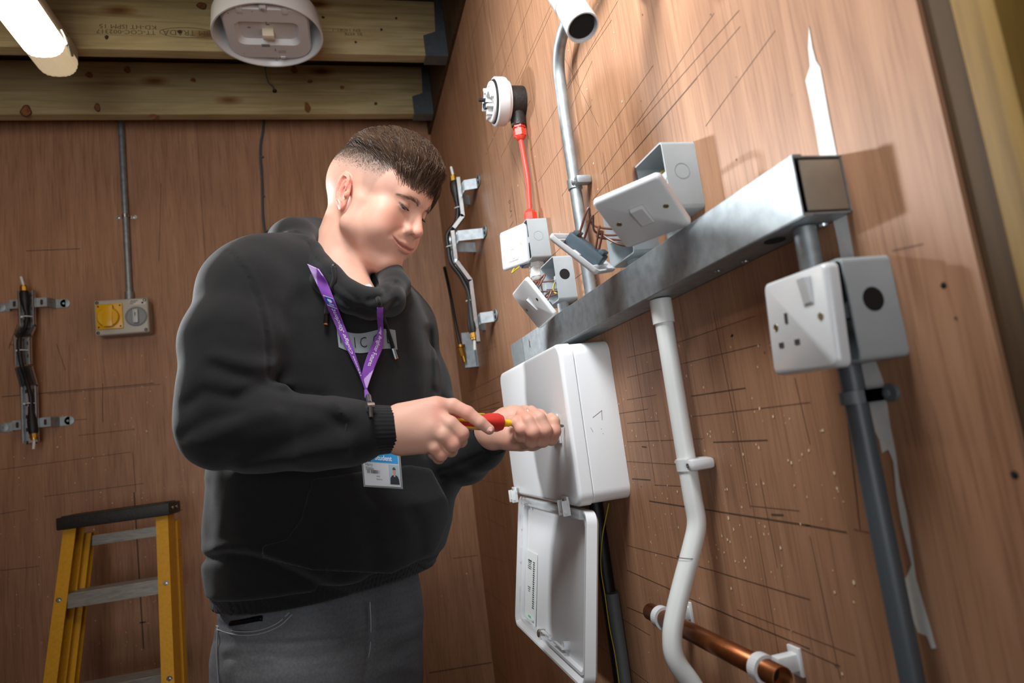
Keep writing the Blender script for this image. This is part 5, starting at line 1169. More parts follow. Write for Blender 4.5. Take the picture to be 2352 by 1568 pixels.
# ---------------- clothing: hoodie
def station(py, L, Rr, d=1.2, ratio=.74):
    hw = (Rr-L)/2/FPX*d; a = hw/math.sqrt((LA @ CM[:, 0])**2 + (ratio*(NB @ CM[:, 0]))**2); c = K((L+Rr)/2, py, d); return c, a, a*ratio
ST = [station(*k) for k in ((1430, 542, 965), (1372, 533, 980), (1330, 530, 988), (1295, 526, 1004), (1240, 520, 1018), (1170, 520, 1030), (1060, 526, 1010), (950, 540, 998), (850, 556, 990), (760, 566, 965), (690, 585, 935), (630, 640, 890), (585, 675, 850))]
ST.sort(key=lambda s: s[0][2]); STZ = np.array([s[0][2] for s in ST]); STX = np.array([s[0][0] for s in ST]); STY = np.array([s[0][1] for s in ST]); STA = np.array([s[1] for s in ST]); STB = np.array([s[2] for s in ST])
def torso_st(P):
    z = P[:, 2]; cx, cy, a, b = (np.interp(z, STZ, k) for k in (STX, STY, STA, STB)); dx, dy = P[:, 0]-cx, P[:, 1]-cy
    return dx*LA[0]+dy*LA[1], dx*NB[0]+dy*NB[1], a, b
ZHEM = .008 + 0.5*(K(490, 1392, 1.06)[2] + K(980, 1320, 1.32)[2])
def torso(P, grow=0.0):
    s, t, a, b = torso_st(P); a = a+grow; b = np.where(t > 0, b, b*.86)+grow; p = 2.35
    k = (np.abs(s/a)**p + np.abs(t/b)**p)**(1/p) + 1e-6; r = np.hypot(s, t); d = np.where(r > 1e-4, r*(1-1/k), -np.minimum(a, b)); d = np.maximum(d, -np.minimum(a, b))*.92
    return d
ARM_R = (KK((600, 645, 1.085), (570, 682, 1.05), (530, 790, .995), (519, 900, .965), (516, 970, .955), (610, 984, .958), (720, 992, .962), (800, 993, .966), (838, 990, .968)), [.068, .070, .068, .063, .063, .058, .052, .045, .038])
ARM_L = (KK((890, 735, 1.30), (912, 770, 1.335), (952, 880, 1.34), (1000, 1000, 1.31), (1016, 1052, 1.28), (1064, 1045, 1.215), (1100, 1022, 1.165), (1112, 1012, 1.15)), [.07, .074, .067, .062, .059, .052, .043, .039])
HOODP = (KK((690, 548, 1.20), (706, 582, 1.125), (752, 640, 1.075), (806, 684, 1.06), (852, 698, 1.07), (893, 690, 1.11), (908, 655, 1.18), (885, 605, 1.26), (850, 590, 1.31), (800, 560, 1.34), (735, 540, 1.30), (690, 548, 1.20)), [.022, .024, .025, .024, .024, .025, .025, .026, .026, .028, .027, .022])
HOODB = [K(650, 560, 1.20), K(690, 550, 1.30)]
FOLDS = [  # polyline in the photograph's frame, depth (+ groove, - ridge), half width px
    ([(490, 842), (540, 858), (585, 870), (628, 866)], .006, 19), ([(500, 820), (560, 838), (620, 842)], -.005, 22), ([(560, 900), (600, 884), (650, 898), (700, 912), (740, 912)], .005, 17), ([(545, 888), (600, 872), (660, 884)], -.004, 16),
    ([(470, 1015), (560, 962), (680, 930), (790, 940)], -.006, 26), ([(520, 1060), (640, 1022), (760, 985), (800, 975)], .005, 22), ([(560, 1075), (680, 1050), (790, 1030)], -.004, 20), ([(640, 930), (740, 945), (800, 985)], .004, 14),
    ([(430, 930), (470, 900), (540, 915)], .005, 16), ([(420, 1000), (480, 965), (550, 950)], .004, 14), ([(440, 780), (500, 745), (560, 760)], .002, 22), ([(770, 925), (792, 960), (796, 1040)], -.004, 10),
    ([(526, 578), (566, 628), (596, 700), (612, 780), (616, 860)], .0022, 4.0), ([(534, 572), (575, 622), (606, 700), (622, 780), (626, 850)], -.0018, 6.0),
    ([(650, 905), (665, 960), (672, 1040)], .004, 16), ([(700, 700), (760, 800), (800, 900)], .003, 30), ([(900, 700), (930, 800), (935, 900)], .003, 24), ([(640, 690), (660, 800), (655, 890)], -.004, 28),
    ([(985, 760), (990, 860), (985, 950), (980, 1040)], .007, 9), ([(1000, 900), (1030, 930), (1040, 990)], .004, 10), ([(1020, 1010), (1060, 1000), (1095, 985)], .005, 9), ([(1015, 1090), (1060, 1080), (1110, 1050)], .004, 9),
    ([(455, 1285), (520, 1272), (585, 1280), (640, 1300), (720, 1340), (830, 1372)], .007, 10), ([(480, 1262), (560, 1252), (640, 1275), (740, 1318)], -.006, 15), ([(840, 1200), (860, 1280), (850, 1360)], .003, 26), ([(950, 1180), (970, 1240), (960, 1300)], .003, 20), ([(470, 1120), (480, 1200), (470, 1270)], .003, 14), ([(700, 1290), (760, 1330), (860, 1340)], -.004, 18)]
def folds(P, fr=1.42):
    U, Vv, dp = proj(P.astype(np.float64)); s, t, a, b = torso_st(P); gate = np.clip((1.30-dp)/.06, 0, 1); d = np.zeros(len(P), np.float32)
    for pts, amp, w in FOLDS:
        xs = [p[0] for p in pts]; ys = [p[1] for p in pts]; m = (U > min(xs)-3*w) & (U < max(xs)+3*w) & (Vv > min(ys)-3*w) & (Vv < max(ys)+3*w)
        if m.any(): g_ = gate[m] if min(xs) < 970 else 1.0; d[m] += amp*np.exp(-(pline(U[m], Vv[m], pts)/w)**2)*g_
    return d
def hoodsdf(P):
    d = smax(torso(P), ZHEM+.022-P[:, 2], .012); d = smax(d, P[:, 2]-STZ[-1]-.01, .02)
    d = smin(d, chain(P, *ARM_R, k=.02), .028); d = smin(d, chain(P, *ARM_L, k=.02), .026)
    d = smin(d, cap(P, K(650, 620, 1.12), K(585, 655, 1.08), .056, .06), .05); d = smin(d, cap(P, K(850, 665, 1.24), K(912, 750, 1.32), .05, .06), .05)
    # neck opening
    d = smax(d, -cap(P, K(790, 560, 1.20), K(775, 690, 1.19), .078, .058), .015); d = smax(d, -cap(P, K(815, 600, 1.15), K(828, 668, 1.115), .07, .05), .012)
    near = np.abs(d) < .03
    if near.any(): Q = P[near]; d = d.copy(); d[near] += folds(Q) + .0016*vnoise(Q, 42, 21) + .0007*vnoise(Q, 110, 22)
    return d
V, F = surfnet(hoodsdf, np.array([-.98, .72, ZHEM-.02]), np.array([-.0, 1.62, 1.68]), .0042); V = relax(V, F, 1, .4)
M_HOOD = mat('black_fleece', '0d0d0f', .88, noise=.12, nscale=60, bump=.25, bscale=900, spec=.25, sheen=.1)
hd = fbuild('hoodie', V, F, M_HOOD, person, label='black fleece hoodie with kangaroo pocket')
def collarsdf(P):
    d = chain(P, *HOODP, k=.012)
    d = smin(d, chain(P, KK((668, 548, 1.21), (672, 560, 1.30), (720, 560, 1.36), (800, 600, 1.37)), [.036, .05, .052, .04]), .04)
    d = smin(d, chain(P, KK((668, 566, 1.16), (712, 625, 1.11), (770, 682, 1.085)), [.024, .018, .012]), .014)
    near = np.abs(d) < .02
    if near.any():
        Q = P[near]; U, Vv, dp = proj(Q.astype(np.float64)); e = np.zeros(len(Q))
        for pts, amp, w in (([(655, 545), (695, 605), (750, 660), (800, 700)], .006, 6), ([(680, 535), (725, 595), (780, 655), (822, 690)], .003, 4), ([(820, 705), (870, 722), (910, 690)], .004, 6), ([(845, 690), (880, 680), (908, 650)], .005, 6)): e += amp*np.exp(-(pline(U, Vv, pts)/w)**2)
        d = d.copy(); d[near] += e + .001*vnoise(Q, 60, 5)
    return d
pp = np.array(HOODP[0]); V, F = surfnet(collarsdf, pp.min(0)-.12, pp.max(0)+.12, .0034); V = relax(V, F, 1, .4); hood = fbuild('hood', V, F, M_HOOD, hd)
# pocket: a second layer on the belly
POCK = [(856, 1078), (940, 1066), (990, 1075), (1030, 1150), (1034, 1190), (1014, 1240), (1000, 1270), (900, 1318), (720, 1310), (600, 1282), (602, 1252), (655, 1240), (690, 1195), (705, 1140), (720, 1098)]
PK = np.array(POCK, float)
def insidepx(U, Vv):
    d = pline(U, Vv, POCK + [POCK[0]]); ins = np.zeros(U.shape, bool); n = len(PK); j = n-1
    for i in range(n):
        xi, yi, xj, yj = PK[i, 0], PK[i, 1], PK[j, 0], PK[j, 1]; c = ((yi > Vv) != (yj > Vv)) & (U < (xj-xi)*(Vv-yi)/(yj-yi+1e-9)+xi); ins ^= c; j = i
    return np.where(ins, -d, d)
def pocksdf(P):
    s, t, a, b = torso_st(P); U, Vv, dp = proj(P.astype(np.float64)); e = insidepx(U, Vv)/FPX*dp
    b_ = torso(P) + folds(P); d = np.maximum(b_ - .004 - .006*np.clip(-e/.05, 0, 1)*np.exp(-((Vv-1200)/90)**2), -(b_+.006)); return smax(smax(d.astype(np.float32), e.astype(np.float32), .004), (.03-t).astype(np.float32), .004)
V, F = surfnet(pocksdf, np.array([-.78, .72, ZHEM]), np.array([-.0, 1.4, 1.25]), .004); V = relax(V, F, 1, .4); fbuild('pocket', V, F, M_HOOD, hd)
def hemsdf(P):
    s, t, a, b = torso_st(P); ang = np.arctan2(t/b, s/a); d = torso(P, -.006) + .0016*np.cos(ang*150) + folds(P)*.5 + .002*vnoise(P, 30, 8)
    d = np.maximum(d, -(d+.012)); return smax(smax(d, P[:, 2]-(ZHEM+.05), .004), ZHEM-P[:, 2], .006)
V, F = surfnet(hemsdf, np.array([-.85, .75, ZHEM-.02]), np.array([-.05, 1.55, ZHEM+.07]), .0036); fbuild('hem_band', V, F, M_HOOD, hd)
def cuff(pts, rs, name='cuff'):
    mb = MB(); P = spline(pts, 6); m_ = len(P); n = 144; T = np.gradient(np.array(P), axis=0); u, w = perp(T[0]); R = np.interp(np.linspace(0, 1, m_), np.linspace(0, 1, len(rs)), rs)
    for i in range(m_):
        for k in range(n): a = 2*pi*k/n; r = R[i]*(1+.010*cos(36*a)); mb.v.append(P[i] + r*(cos(a)*u+sin(a)*w))
    base = (m_-1)*n
    for i in range(m_-1):
        for k in range(n): mb.f.append((i*n+k, i*n+(k+1) % n, (i+1)*n+(k+1) % n, (i+1)*n+k))
    o = len(mb.v)
    for q, sc in ((m_-1, .9), (m_-3, .86)):
        for k in range(n): a = 2*pi*k/n; mb.v.append(P[q] + R[q]*sc*(cos(a)*u+sin(a)*w))
    for k in range(n): mb.f.append((base+k, base+(k+1) % n, o+(k+1) % n, o+k)); mb.f.append((o+k, o+(k+1) % n, o+n+(k+1) % n, o+n+k))
    build(name, mb, M_HOOD, hd, smooth=180)
cuff(KK((800, 993, .966), (815, 991, .967), (860, 987, .969), (912, 985, .975)), [.046, .0435, .0365, .0342])
cuff(KK((1092, 1027, 1.176), (1108, 1015, 1.156), (1130, 999, 1.133)), [.044, .039, .0345])
# stitching line on the cuff join
mb = MB(); P = K(808, 993, .9665); T = nrm(K(820, 994, .967)-K(795, 996, .9655)); u, w = perp(T); mb.tube([P + 0.0462*(cos(a)*u+sin(a)*w) for a in np.linspace(0, 2*pi, 40)], .0016, 6); build('cuff_seam', mb, M_HOOD, hd, smooth=180)
# t-shirt edge at the throat
build('tshirt_neck', MB().tube(spline(KK((796, 648, 1.115), (826, 664, 1.105), (850, 660, 1.12)), 5), .006, 8), mat('white_cotton', 'd9d9d9', .8), person)
# surface lookup: first hit of the hoodie along a camera ray
def hit(px, py, f=None, d0=.85, d1=1.5, off=.0):
    f = f or (lambda P: np.minimum(hoodsdf(P), collarsdf(P))); ds = np.linspace(d0, d1, 900); P = (CP[None] + ray(px, py)[None]*ds[:, None]).astype(np.float32); v = f(P) - off
    i = np.argmax(v < 0); i = i if v[i] < 0 else 400; return CP + ray(px, py)*ds[i]
# logo: grey box print with NICCE cut out in fleece colour
torsof = lambda P: smax(hoodsdf(P), -ball(P, K(640, 950, .9), .01), .001)
lq = np.array([(773, 748), (938, 780), (908, 818), (780, 793)], float); lq = np.array([(774, 750), (912, 785), (905, 818), (780, 792)], float)
U0, U1, V0 = np.array([773, 752.]), np.array([908, 772.]), np.array([5, 45.])
def lmap(u, v):
    """unit square over the print to pixels, waving with the cloth"""
    p = U0 + (U1-U0)*u + V0*(1-v); p = p + np.array([0, 9*math.sin(u*5.2)*(1) - 6*u]); return p
GU, GV = 26, 8; gp = []
for j in range(GV+1):
    for i in range(GU+1): x, y = lmap(i/GU, j/GV); gp.append(hit(x, y, hoodsdf, off=.0012))
gp = np.array(gp).reshape(GV+1, GU+1, 3)
def lsurf(u, v, up=0.0):
    u = np.clip(u, 0, 1)*GU; v = np.clip(v, 0, 1)*GV; i, j = min(int(u), GU-1), min(int(v), GV-1); a, b = u-i, v-j
    p = gp[j, i]*(1-a)*(1-b) + gp[j, i+1]*a*(1-b) + gp[j+1, i]*(1-a)*b + gp[j+1, i+1]*a*b; return p - ray(*lmap(.5, .5))*up
mb = MB(); mb.v = list(gp.reshape(-1, 3)); mb.f = [(j*(GU+1)+i, j*(GU+1)+i+1, (j+1)*(GU+1)+i+1, (j+1)*(GU+1)+i) for j in range(GV) for i in range(GU)]
pr = build('chest_print', mb, mat('grey_print', '818c92', .7), hd, smooth=180, recalc=False, label='grey box print with dark lettering')
for ch, u in (('N', .1), ('I', .295), ('C', .44), ('C', .66), ('E', .87)):
    build('print_letter', text_mb(ch, 1.0, lambda x, y, u=u: lsurf(u+x*.19, .5+y*.78, .0012), bold=-.008), mat('print_dark', '1d1f22', .8), pr, smooth=0, recalc=False)
# drawstrings
for pts, tipm in (([(765, 612), (768, 640), (760, 665), (752, 700), (750, 722)], 'copper_tip'), ([(868, 684), (872, 700), (884, 740), (897, 780), (903, 800)], 'silver_tip')):
    P = [hit(x, y, off=.004) for x, y in pts]; mb = MB(); mb.tube(spline(P, 6), .0036, 10); ds = build('drawstring', mb, M_HOOD, hd, smooth=180)
    e = P[-1]; d = nrm(P[-1]-P[-2]); build('aglet', MB().tube([e, e+d*.016], .0037, 10), mat(tipm, '8d9498' if tipm[0] == 's' else '2a2220', .25, .8), ds); build('aglet_end', MB().tube([e+d*.016, e+d*.0185], .0038, 10), mat('rose_gold', 'b07a5c', .25, .9), ds)
build('eyelet', MB().tube([hit(765, 610)+.004*u for u in []] or [hit(763, 611, off=.002), hit(767, 613, off=.002)], .005, 10), M_DARK, hd)

# ---------------- jeans and shoes
JS = [station(*k, ratio=.8) for k in ((1340, 545, 940), (1400, 534, 950), (1460, 526, 956), (1540, 528, 952), (1640, 540, 945))]
JS.sort(key=lambda s: s[0][2]); JZ = np.array([s[0][2] for s in JS]); JA, JB, JX, JYv = (np.array([k(s) for s in JS]) for k in (lambda s: s[1], lambda s: s[2], lambda s: s[0][0], lambda s: s[0][1]))
HIP = K(738, 1500, 1.2); FT = [HIP + s*LA*.11 for s in (-1, 1)]
JF = [([(492, 1432), (560, 1446), (620, 1440), (668, 1405)], .004, 5), ([(700, 1500), (780, 1490), (850, 1480)], .004, 12), ([(560, 1540), (660, 1520), (760, 1530)], .004, 14), ([(845, 1390), (848, 1440), (846, 1500), (838, 1560)], .004, 4), ([(858, 1390), (862, 1440), (860, 1490)], -.003, 6), ([(640, 1460), (720, 1455), (800, 1450)], -.004, 10), ([(520, 1510), (600, 1500), (700, 1512), (790, 1500)], .005, 8), ([(560, 1480), (660, 1478), (760, 1470)], .004, 7), ([(870, 1450), (920, 1440), (965, 1420)], .004, 7), ([(900, 1500), (940, 1480), (975, 1460)], .004, 12), ([(880, 1540), (920, 1530), (960, 1535)], -.004, 12), ([(500, 1470), (560, 1480), (620, 1475)], .003, 10)]
def jeansdf(P):
    z = P[:, 2]; cx, cy, a, b = (np.interp(z, JZ, k) for k in (JX, JYv, JA, JB)); dx, dy = P[:, 0]-cx, P[:, 1]-cy; s = dx*LA[0]+dy*LA[1]; t = dx*NB[0]+dy*NB[1]; k = (np.abs(s/a)**2.3+np.abs(t/b)**2.3)**(1/2.3)+1e-6; r = np.hypot(s, t); d = np.maximum(np.where(r > 1e-4, r*(1-1/k), -a), -np.minimum(a, b))*.92
    d = smax(smax(d, P[:, 2]-JZ[-1], .01), JZ[0]+.02-P[:, 2], .02)
    for i, f0 in enumerate(FT):
        top = np.array([f0[0]*.0+HIP[0]+(i*2-1)*LA[0]*.085, HIP[1]+(i*2-1)*LA[1]*.085, .80]); d = smin(d, chain(P, [top, np.array([f0[0]+.01*NB[0], f0[1]+.01*NB[1], .47]), np.array([f0[0], f0[1], .09])], [.1, .08, .066], .03), .03)
    near = (np.abs(d) < .02) & (z > .6)
    if near.any():
        Q = P[near]; U, Vv, dp = proj(Q.astype(np.float64)); e = np.zeros(len(Q))
        for pts, amp, w in JF: e += amp*np.exp(-(pline(U, Vv, pts)/w)**2)*(dp < 1.25)
        d = d.copy(); d[near] += e + .0012*vnoise(Q, 60, 31)
    return smax(d, .085-z, .01)
V, F = surfnet(jeansdf, np.array([-.85, .75, .05]), np.array([-.0, 1.6, ZHEM+.09]), .0055); V = relax(V, F, 1, .4)
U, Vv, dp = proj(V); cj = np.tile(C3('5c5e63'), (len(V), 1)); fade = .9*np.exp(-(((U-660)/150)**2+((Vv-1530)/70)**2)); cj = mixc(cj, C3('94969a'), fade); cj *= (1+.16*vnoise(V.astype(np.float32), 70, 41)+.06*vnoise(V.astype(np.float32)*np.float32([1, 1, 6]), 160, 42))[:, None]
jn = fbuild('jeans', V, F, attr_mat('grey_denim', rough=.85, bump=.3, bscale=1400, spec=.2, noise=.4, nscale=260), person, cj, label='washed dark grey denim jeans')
jhit = lambda x, y, off=.0: hit(x, y, jeansdf, .8, 1.4, off)
for pts in ([(497, 1437), (540, 1449), (590, 1448), (635, 1432), (665, 1406)], [(498, 1445), (540, 1457), (592, 1456), (640, 1438), (672, 1410)], [(500, 1440), (498, 1500), (504, 1600)], [(850, 1382), (852, 1430), (851, 1480), (846, 1510)]):
    P = [jhit(x, y, .0012) for x, y in pts]; build('seam_stitch', MB().tube(spline(P, 6), .0011, 6), mat('grey_thread', '8d8f93', .8), jn, smooth=180)
ph = jhit(560, 1424, .002); f = Fr(ph, CM[:, 0], nrm(CM[:, 2]+.2*CM[:, 0]), -CM[:, 1]); P = [jhit(x, y, .002) for x, y in ((530, 1432), (560, 1427), (590, 1421), (602, 1420))]
build('phone', MB().tube(spline(P, 6), .0042, 8), mat('phone_edge', '1a1f26', .15, .6), person, smooth=180, label='dark phone edge in the front pocket')
for i, f0 in enumerate(FT):
    def shoesdf(P, f0=f0):
        q = P - np.float32([f0[0], f0[1], 0]); s = q @ LA.astype(np.float32); t = q @ NB.astype(np.float32); Q = np.stack([s, t, q[:, 2]], 1).astype(np.float32)
        d = ell(Q, (0, .07, .04), (.052, .16, .055)); d = smin(d, ell(Q, (0, -.01, .07), (.046, .07, .075)), .03); return smax(d, .001-P[:, 2], .006)
    V, F = surfnet(shoesdf, np.array([f0[0]-.26, f0[1]-.3, -.02]), np.array([f0[0]+.26, f0[1]+.26, .17]), .006); fbuild('shoe', V, F, M_DARK, person)
# ---------------- lanyard, badge, screwdriver
allsdf = lambda P: np.minimum(np.minimum(hoodsdf(P), collarsdf(P)), 1e3)
M_PUR = attr_mat('lanyard_weave', rough=.6, bump=.2, bscale=1200)
ly = thing('lanyard', K(845, 905, 1.06), 'purple printed lanyard around his neck holding a student badge', 'lanyard')
PU, PL, PW = C3('7a3fa0'), C3('c3a4dc'), C3('9c62bd')
def ribbon(edgeA, edgeB, stripes, name, off=.005, sub=16):
    A = spline([np.array(p+(0,), float) for p in edgeA], sub); B_ = spline([np.array(p+(0,), float) for p in edgeB], sub); n = len(A); V = []; Cc = []; m_ = 15
    gA = np.array([hit(a[0], a[1], allsdf, off=off) for a in A]); gB = np.array([hit(b[0], b[1], allsdf, off=off) for b in B_])
    def dep(p): return (p-CP) @ CM[:, 1]
    dA, dB = dep(gA), dep(gB); k = np.ones(17)/17
    sm = lambda x: np.convolve(np.pad(x, 8, mode='edge'), k, 'valid'); dm = sm(np.minimum(dA, dB)); dA, dB = dm, dm+.5*(sm(dB)-sm(dA))
    for i in range(n):
        for j in range(m_): t = j/(m_-1); a = A[i]*(1-t)+B_[i]*t; V.append(K(a[0], a[1], dA[i]*(1-t)+dB[i]*t)); Cc.append(stripes(i/(n-1), t))
    V = np.array(V); F = [(i*m_+j, i*m_+j+1, (i+1)*m_+j+1, (i+1)*m_+j) for i in range(n-1) for j in range(m_-1)]
    o = fbuild(name, V, np.array(F), M_PUR, ly, np.array(Cc)); md = o.modifiers.new('solid', 'SOLIDIFY'); md.thickness = .0011; md.offset = 0
    G = V.reshape(n, m_, 3)
    def surf(t, w, up=.001):
        x = np.clip(t, 0, 1)*(n-1); i = min(int(x), n-2); a = x-i; y = np.clip(w, 0, 1)*(m_-1); j = min(int(y), m_-2); b = y-j
        p = G[i, j]*(1-a)*(1-b)+G[i+1, j]*a*(1-b)+G[i, j+1]*(1-a)*b+G[i+1, j+1]*a*b; return p + up*nrm(CP-p)
    Lg = np.linalg.norm(np.diff(G[:, 7], axis=0), axis=1).sum(); return surf, Lg, o
def st1(t, w): return PL if w < .8-t*4.2 or (t < .08 and w > .86+t) else PU
s1_, L1, o1 = ribbon([(706, 606), (722, 640), (745, 690), (765, 735), (785, 780), (806, 820), (825, 860), (838, 895)], [(732, 618), (752, 650), (772, 700), (792, 750), (808, 790), (822, 830), (834, 868), (842, 895)], st1, 'strap')
def st2(t, w): return PL if t > .90-.20*w else PU
s2_, L2, o2 = ribbon([(866, 706), (866, 735), (868, 760), (855, 790), (842, 820), (833, 850), (831, 872), (838, 893)], [(880, 706), (880, 740), (881, 770), (878, 800), (868, 825), (858, 850), (850, 872), (843, 893)], st2, 'strap')
M_TXT = mat('lanyard_lettering', 'eadff2', .6)
def ltext(s, t0, t1, surf, L, h, flip, parent):
    """lettering running along the strap between t0 and t1"""
    w = (t1-t0)
    tm = text_mb(s, 1.0, lambda x, y: np.array([x, y, 0]), 'LEFT', bold=.004); xs = [v[0] for v in tm.v]; W_ = max(xs)
    out = MB(); out.f = tm.f
    for v in tm.v:
        a = v[0]/W_; b = v[1]; out.v.append(surf(t1-w*a if flip else t0+w*a, .5-b*h if flip else .5+b*h))
    build('lettering', out, M_TXT, parent, smooth=0, recalc=False)
ltext('Weston College Student', .325, .86, s1_, L1, .62, True, o1)
ltext('Creating Brighter Futures', .12, .66, s2_, L2, .55, False, o2)
mbp = MB(); mbp.v = [s1_(.245, .12, .0012), s1_(.245, .92, .0012), s1_(.315, .92, .0012), s1_(.315, .12, .0012)]; mbp.f = [(0, 1, 2, 3)]; build('logo_border', mbp, mat('logo_white', 'e6e8f2', .6), o1, recalc=False)
mbp = MB(); mbp.v = [s1_(.252, .18, .0018), s1_(.252, .86, .0018), s1_(.308, .86, .0018), s1_(.308, .18, .0018)]; mbp.f = [(0, 1, 2, 3)]; lb = build('logo_panel', mbp, mat('logo_blue', '2f55b4', .5), o1, recalc=False)
mbp = MB(); c_ = [(.262, .38), (.262, .68), (.275, .72), (.284, .6), (.286, .5), (.284, .44), (.274, .32)]; mbp.v = [s1_(a, b, .0024) for a, b in c_]; mbp.f = [tuple(range(7))]; build('logo_emblem', mbp, mat('logo_white', 'e6e8f2', .6), o1, recalc=False)
mbp = MB()
for a in (.292, .299): k = len(mbp.v); mbp.v += [s1_(a, .34, .0024), s1_(a, .76, .0024), s1_(a+.003, .76, .0024), s1_(a+.003, .34, .0024)]; mbp.f.append((k, k+1, k+2, k+3))
build('logo_text', mbp, mat('logo_white', 'e6e8f2', .6), o1, recalc=False)
# gathered end, clip and badge
J0 = hit(840, 893, hoodsdf, off=.006); J1 = hit(845, 912, hoodsdf, off=.008); J2 = hit(850, 932, hoodsdf, off=.010)
for dx in (-3, 0, 3): build('gathered_end', MB().tube(spline([hit(840, 890, hoodsdf, off=.006), hit(840.5+dx*.3, 897, hoodsdf, off=.007), hit(845+dx*1.3, 912, hoodsdf, off=.007)], 4), .0024, 8), mat('purple_cord', '7a4a9c', .6), ly, smooth=180)
build('crimp', MB().tube([hit(846, 910, hoodsdf, off=.009), hit(848, 924, hoodsdf, off=.009)], .0042, 12), M_STEEL, ly); build('hook', MB().tube([hit(848, 924, hoodsdf, off=.009), hit(850, 929, hoodsdf, off=.01), hit(852, 960, hoodsdf, off=.016)], .003, 8), M_DARK, ly); build('ring', MB().tube([hit(842, 931, hoodsdf, off=.011), hit(858, 930, hoodsdf, off=.011)], .0045, 10), M_STEEL, ly)
# badge hangs in front of the belly from the hook behind the forearm
Q = np.array([(834, 1049), (917, 1040), (922, 1118), (838, 1114)], float)   # visible card corners
db = min((hit(x, y, hoodsdf)-CP) @ CM[:, 1] for x, y in ((840, 1110), (915, 1112), (880, 1090))) - .012
bd = thing('student_badge', K(880, 1116, db), 'student identity card in clear holder below his right wrist', 'badge')
TLc, TRc, BRc, BLc = (K(x, y, db) for x, y in ((831, 1022), (914, 1030), (921, 1118), (839, 1113)))
def card(u, v, up=0): return (TLc*(1-u)+TRc*u)*v + (BLc*(1-u)+BRc*u)*(1-v) - CM[:, 1]*up
def cpatch(name, u0, u1, v0, v1, m, up, parent=None, n=1):
    mb = MB(); mb.v = [card(u0, v0, up), card(u1, v0, up), card(u1, v1, up), card(u0, v1, up)]; mb.f = [(0, 1, 2, 3)]; return build(name, mb, m, parent or bd, recalc=False, smooth=0)
mb = MB(); c4 = [(-.05, -.05), (1.05, -.05), (1.05, 1.05), (-.05, 1.05)]; mb.v = [card(u, v, .0002) for u, v in c4] + [card(u, v, -.002) for u, v in c4]; mb.f = [(0,1,2,3),(7,6,5,4),(0,4,5,1),(1,5,6,2),(2,6,7,3),(3,7,4,0)]; build('holder', mb, mat('clear_holder', 'aeb4b6', .15, alpha=.5), bd)
M_CARD = mat('card_white', 'd5d6da', .4)
mb = MB(); c4 = [(0, 0), (1, 0), (1, 1), (0, 1)]; mb.v = [card(u, v, .0012) for u, v in c4] + [card(u, v, .0004) for u, v in c4]; mb.f = [(0,1,2,3),(7,6,5,4),(0,4,5,1),(1,5,6,2),(2,6,7,3),(3,7,4,0)]; cd = build('card', mb, M_CARD, bd)
cpatch('header_band', .02, .98, .60, .98, mat('header_blue', '189bdc', .4), .0014, cd); cpatch('header_emblem', .02, .22, .60, .98, mat('emblem_navy', '16318f', .4), .0016, cd)
cpatch('portrait', .70, .985, .05, .57, mat('portrait_ground', 'a9bcc6', .5), .0014, cd)
def cpoly(name, pts, m, up):
    mb = MB(); mb.v = [card(u, v, up) for u, v in pts]; mb.f = [tuple(range(len(pts)))]; build(name, mb, m, cd, recalc=False, smooth=0)
cpoly('portrait_clothes', [(.72, .06), (.73, .22), (.77, .28), (.81, .30), (.89, .30), (.93, .28), (.965, .2), (.975, .06)], mat('portrait_dark', '22252c', .6), .0016)
cpoly('portrait_face', [(.85+.042*cos(t), .40+.075*sin(t)) for t in np.linspace(0, 2*pi, 16, endpoint=False)], mat('portrait_skin', 'c89a86', .6), .0018); cpoly('portrait_neck', [(.825, .26), (.875, .26), (.87, .36), (.83, .36)], mat('portrait_skin', 'c89a86', .6), .0017)
cpoly('portrait_hair', [(.85+.046*cos(t), .44+.07*sin(t)) for t in np.linspace(0, pi, 12)], mat('portrait_hair', '55473f', .6), .002)
def ctext(s, u, v, h, m, b=0.0, k=1.0): build('lettering', text_mb(s, h, lambda x, y: card(u+x*k, v+y*1.02, .002), 'LEFT', bold=b), m, cd, smooth=0, recalc=False)
M_INKD = mat('card_ink', '2e3136', .6)
ctext('Student', .34, .72, .175, mat('card_letter_white', 'f0f4f6', .5), .004, .86)
ctext('Harry', .06, .53, .10, M_INKD, 0, .85); ctext('Dibble', .06, .43, .10, M_INKD, 0, .85); ctext('valid', .34, .245, .055, M_INKD); ctext('Expires', .34, .17, .055, M_INKD)
mb = MB()
for i in range(26):
    if R_.uniform() < .7: u = .09+i*.0142; k = len(mb.v); w_ = R_.uniform(.004, .011); mb.v += [card(u, .31, .002), card(u+w_, .31, .002), card(u+w_, .40, .002), card(u, .40, .002)]; mb.f.append((k, k+1, k+2, k+3))
build('barcode', mb, M_INKD, cd, recalc=False, smooth=0, kind='stuff')
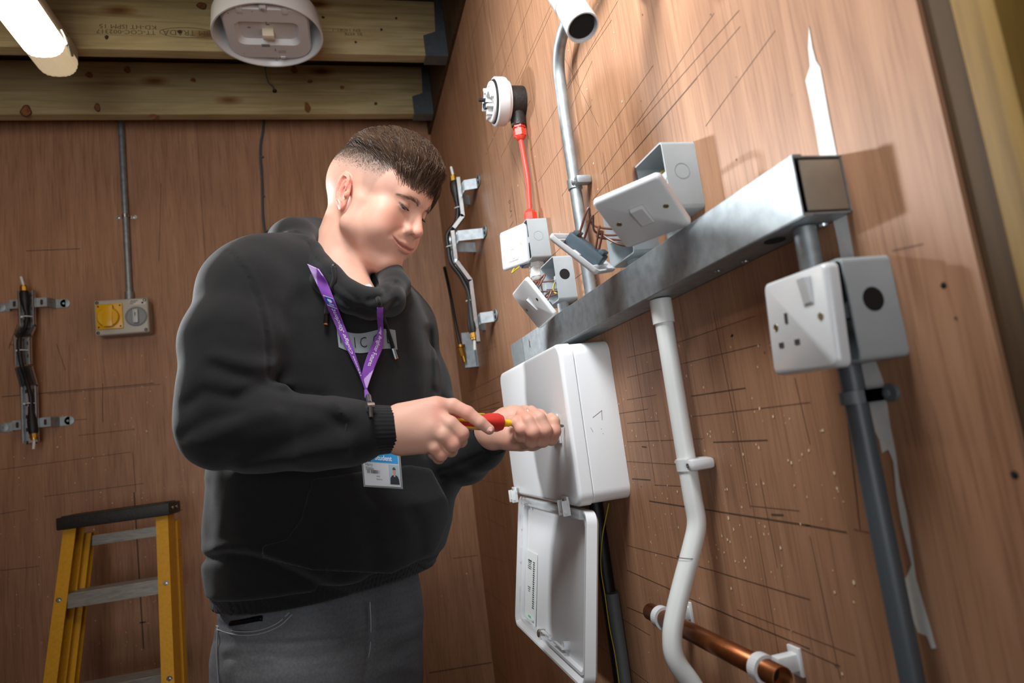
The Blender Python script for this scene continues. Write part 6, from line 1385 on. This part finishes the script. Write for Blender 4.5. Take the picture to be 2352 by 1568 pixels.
# screwdriver
sd = thing('screwdriver', HND, 'red and yellow insulated screwdriver held between both hands', 'screwdriver')
u_, v_ = perp(SDX); fsd = Fr(HND, u_, v_, SDX)
xh = np.linalg.norm(axis_at(1151)-HND)
M_SRED = mat('screwdriver_red', 'c92f26', .4); M_SYEL = mat('screwdriver_yellow', 'edc21c', .35)
prof = [(0, -.004), (.009, -.004), (.0135, .004), (.0145, .02), (.0125, .042), (.0115, .058), (.0128, xh-.032), (.0145, xh-.022), (.015, xh-.008), (.0122, xh), (0, xh)]
mb = MB(fsd); n = 36; vs = []; fs = []
for r, w in prof:
    for k in range(n): a = 2*pi*k/n; rr = r*(1 + (.05*cos(6*a) if .004 < w < xh-.03 else .02*cos(6*a))); vs.append((rr*cos(a), rr*sin(a), w))
fs = [(i*n+k, i*n+(k+1) % n, (i+1)*n+(k+1) % n, (i+1)*n+k) for i in range(len(prof)-1) for k in range(n)]; mb.add(vs, fs); build('handle', mb, M_SRED, sd, smooth=60)
mb = MB(fsd)
for k in range(6): a = 2*pi*k/6; mb.tube([(.0118*cos(a), .0118*sin(a), .012), (.0108*cos(a), .0108*sin(a), .05), (.0118*cos(a), .0118*sin(a), xh-.034)], .0026, 8)
build_split('grip_inlay', mb, M_SYEL, sd, smooth=180, label='yellow grip inlays')
build('shaft_sleeve', MB(fsd).lathe([(.0062, xh-.002), (.0072, xh+.003), (.0062, xh+.007), (.0056, xh+.011), (.006, xh+.014), (.0045, xh+.018), (.0042, SDL-.014), (0, SDL-.014)], 24), M_SYEL, sd)
build('blade', MB(fsd).lathe([(.0026, SDL-.015), (.0026, SDL-.004), (.0018, SDL), (0, SDL)], 14), mat('blade_steel', '6e7274', .3, .9), sd)
# finger nails
M_NAIL = mat('nail', 'd9a598', .25, coat=.4)
for (x, y, d), ax2, s_ in (((1123, 983, .9735), (.7, .6), 1.0), ((1215, 946, 1.0665), (-.55, .75), .85), ((1267, 963, 1.077), (.1, 1), .95)):
    P = K(x, y, d); t1 = nrm(CM[:, 0]*ax2[0] + CM[:, 2]*(ax2[1] if ax2[0] < .5 else -ax2[1])); nn = nrm(CP-P + .3*UP); t1 = nrm(t1-nn*(t1@nn)); t2 = np.cross(nn, t1); mb = MB(Fr(P, t2, t1, nn)); vs = []
    for i in range(7):
        for j in range(7): a, b = (i/6-.5)*2, (j/6-.5)*2; q = max(1, math.hypot(a, b)*1.0) if abs(a) > .6 and abs(b) > .6 else 1; vs.append((a*.0048*s_/q, b*.0058*s_/q, -.0022*a*a-.001*b*b))
    mb.add(vs, [(i*7+j, i*7+j+1, (i+1)*7+j+1, (i+1)*7+j) for i in range(6) for j in range(6)]); build('fingernail', mb, M_NAIL, person, smooth=180)
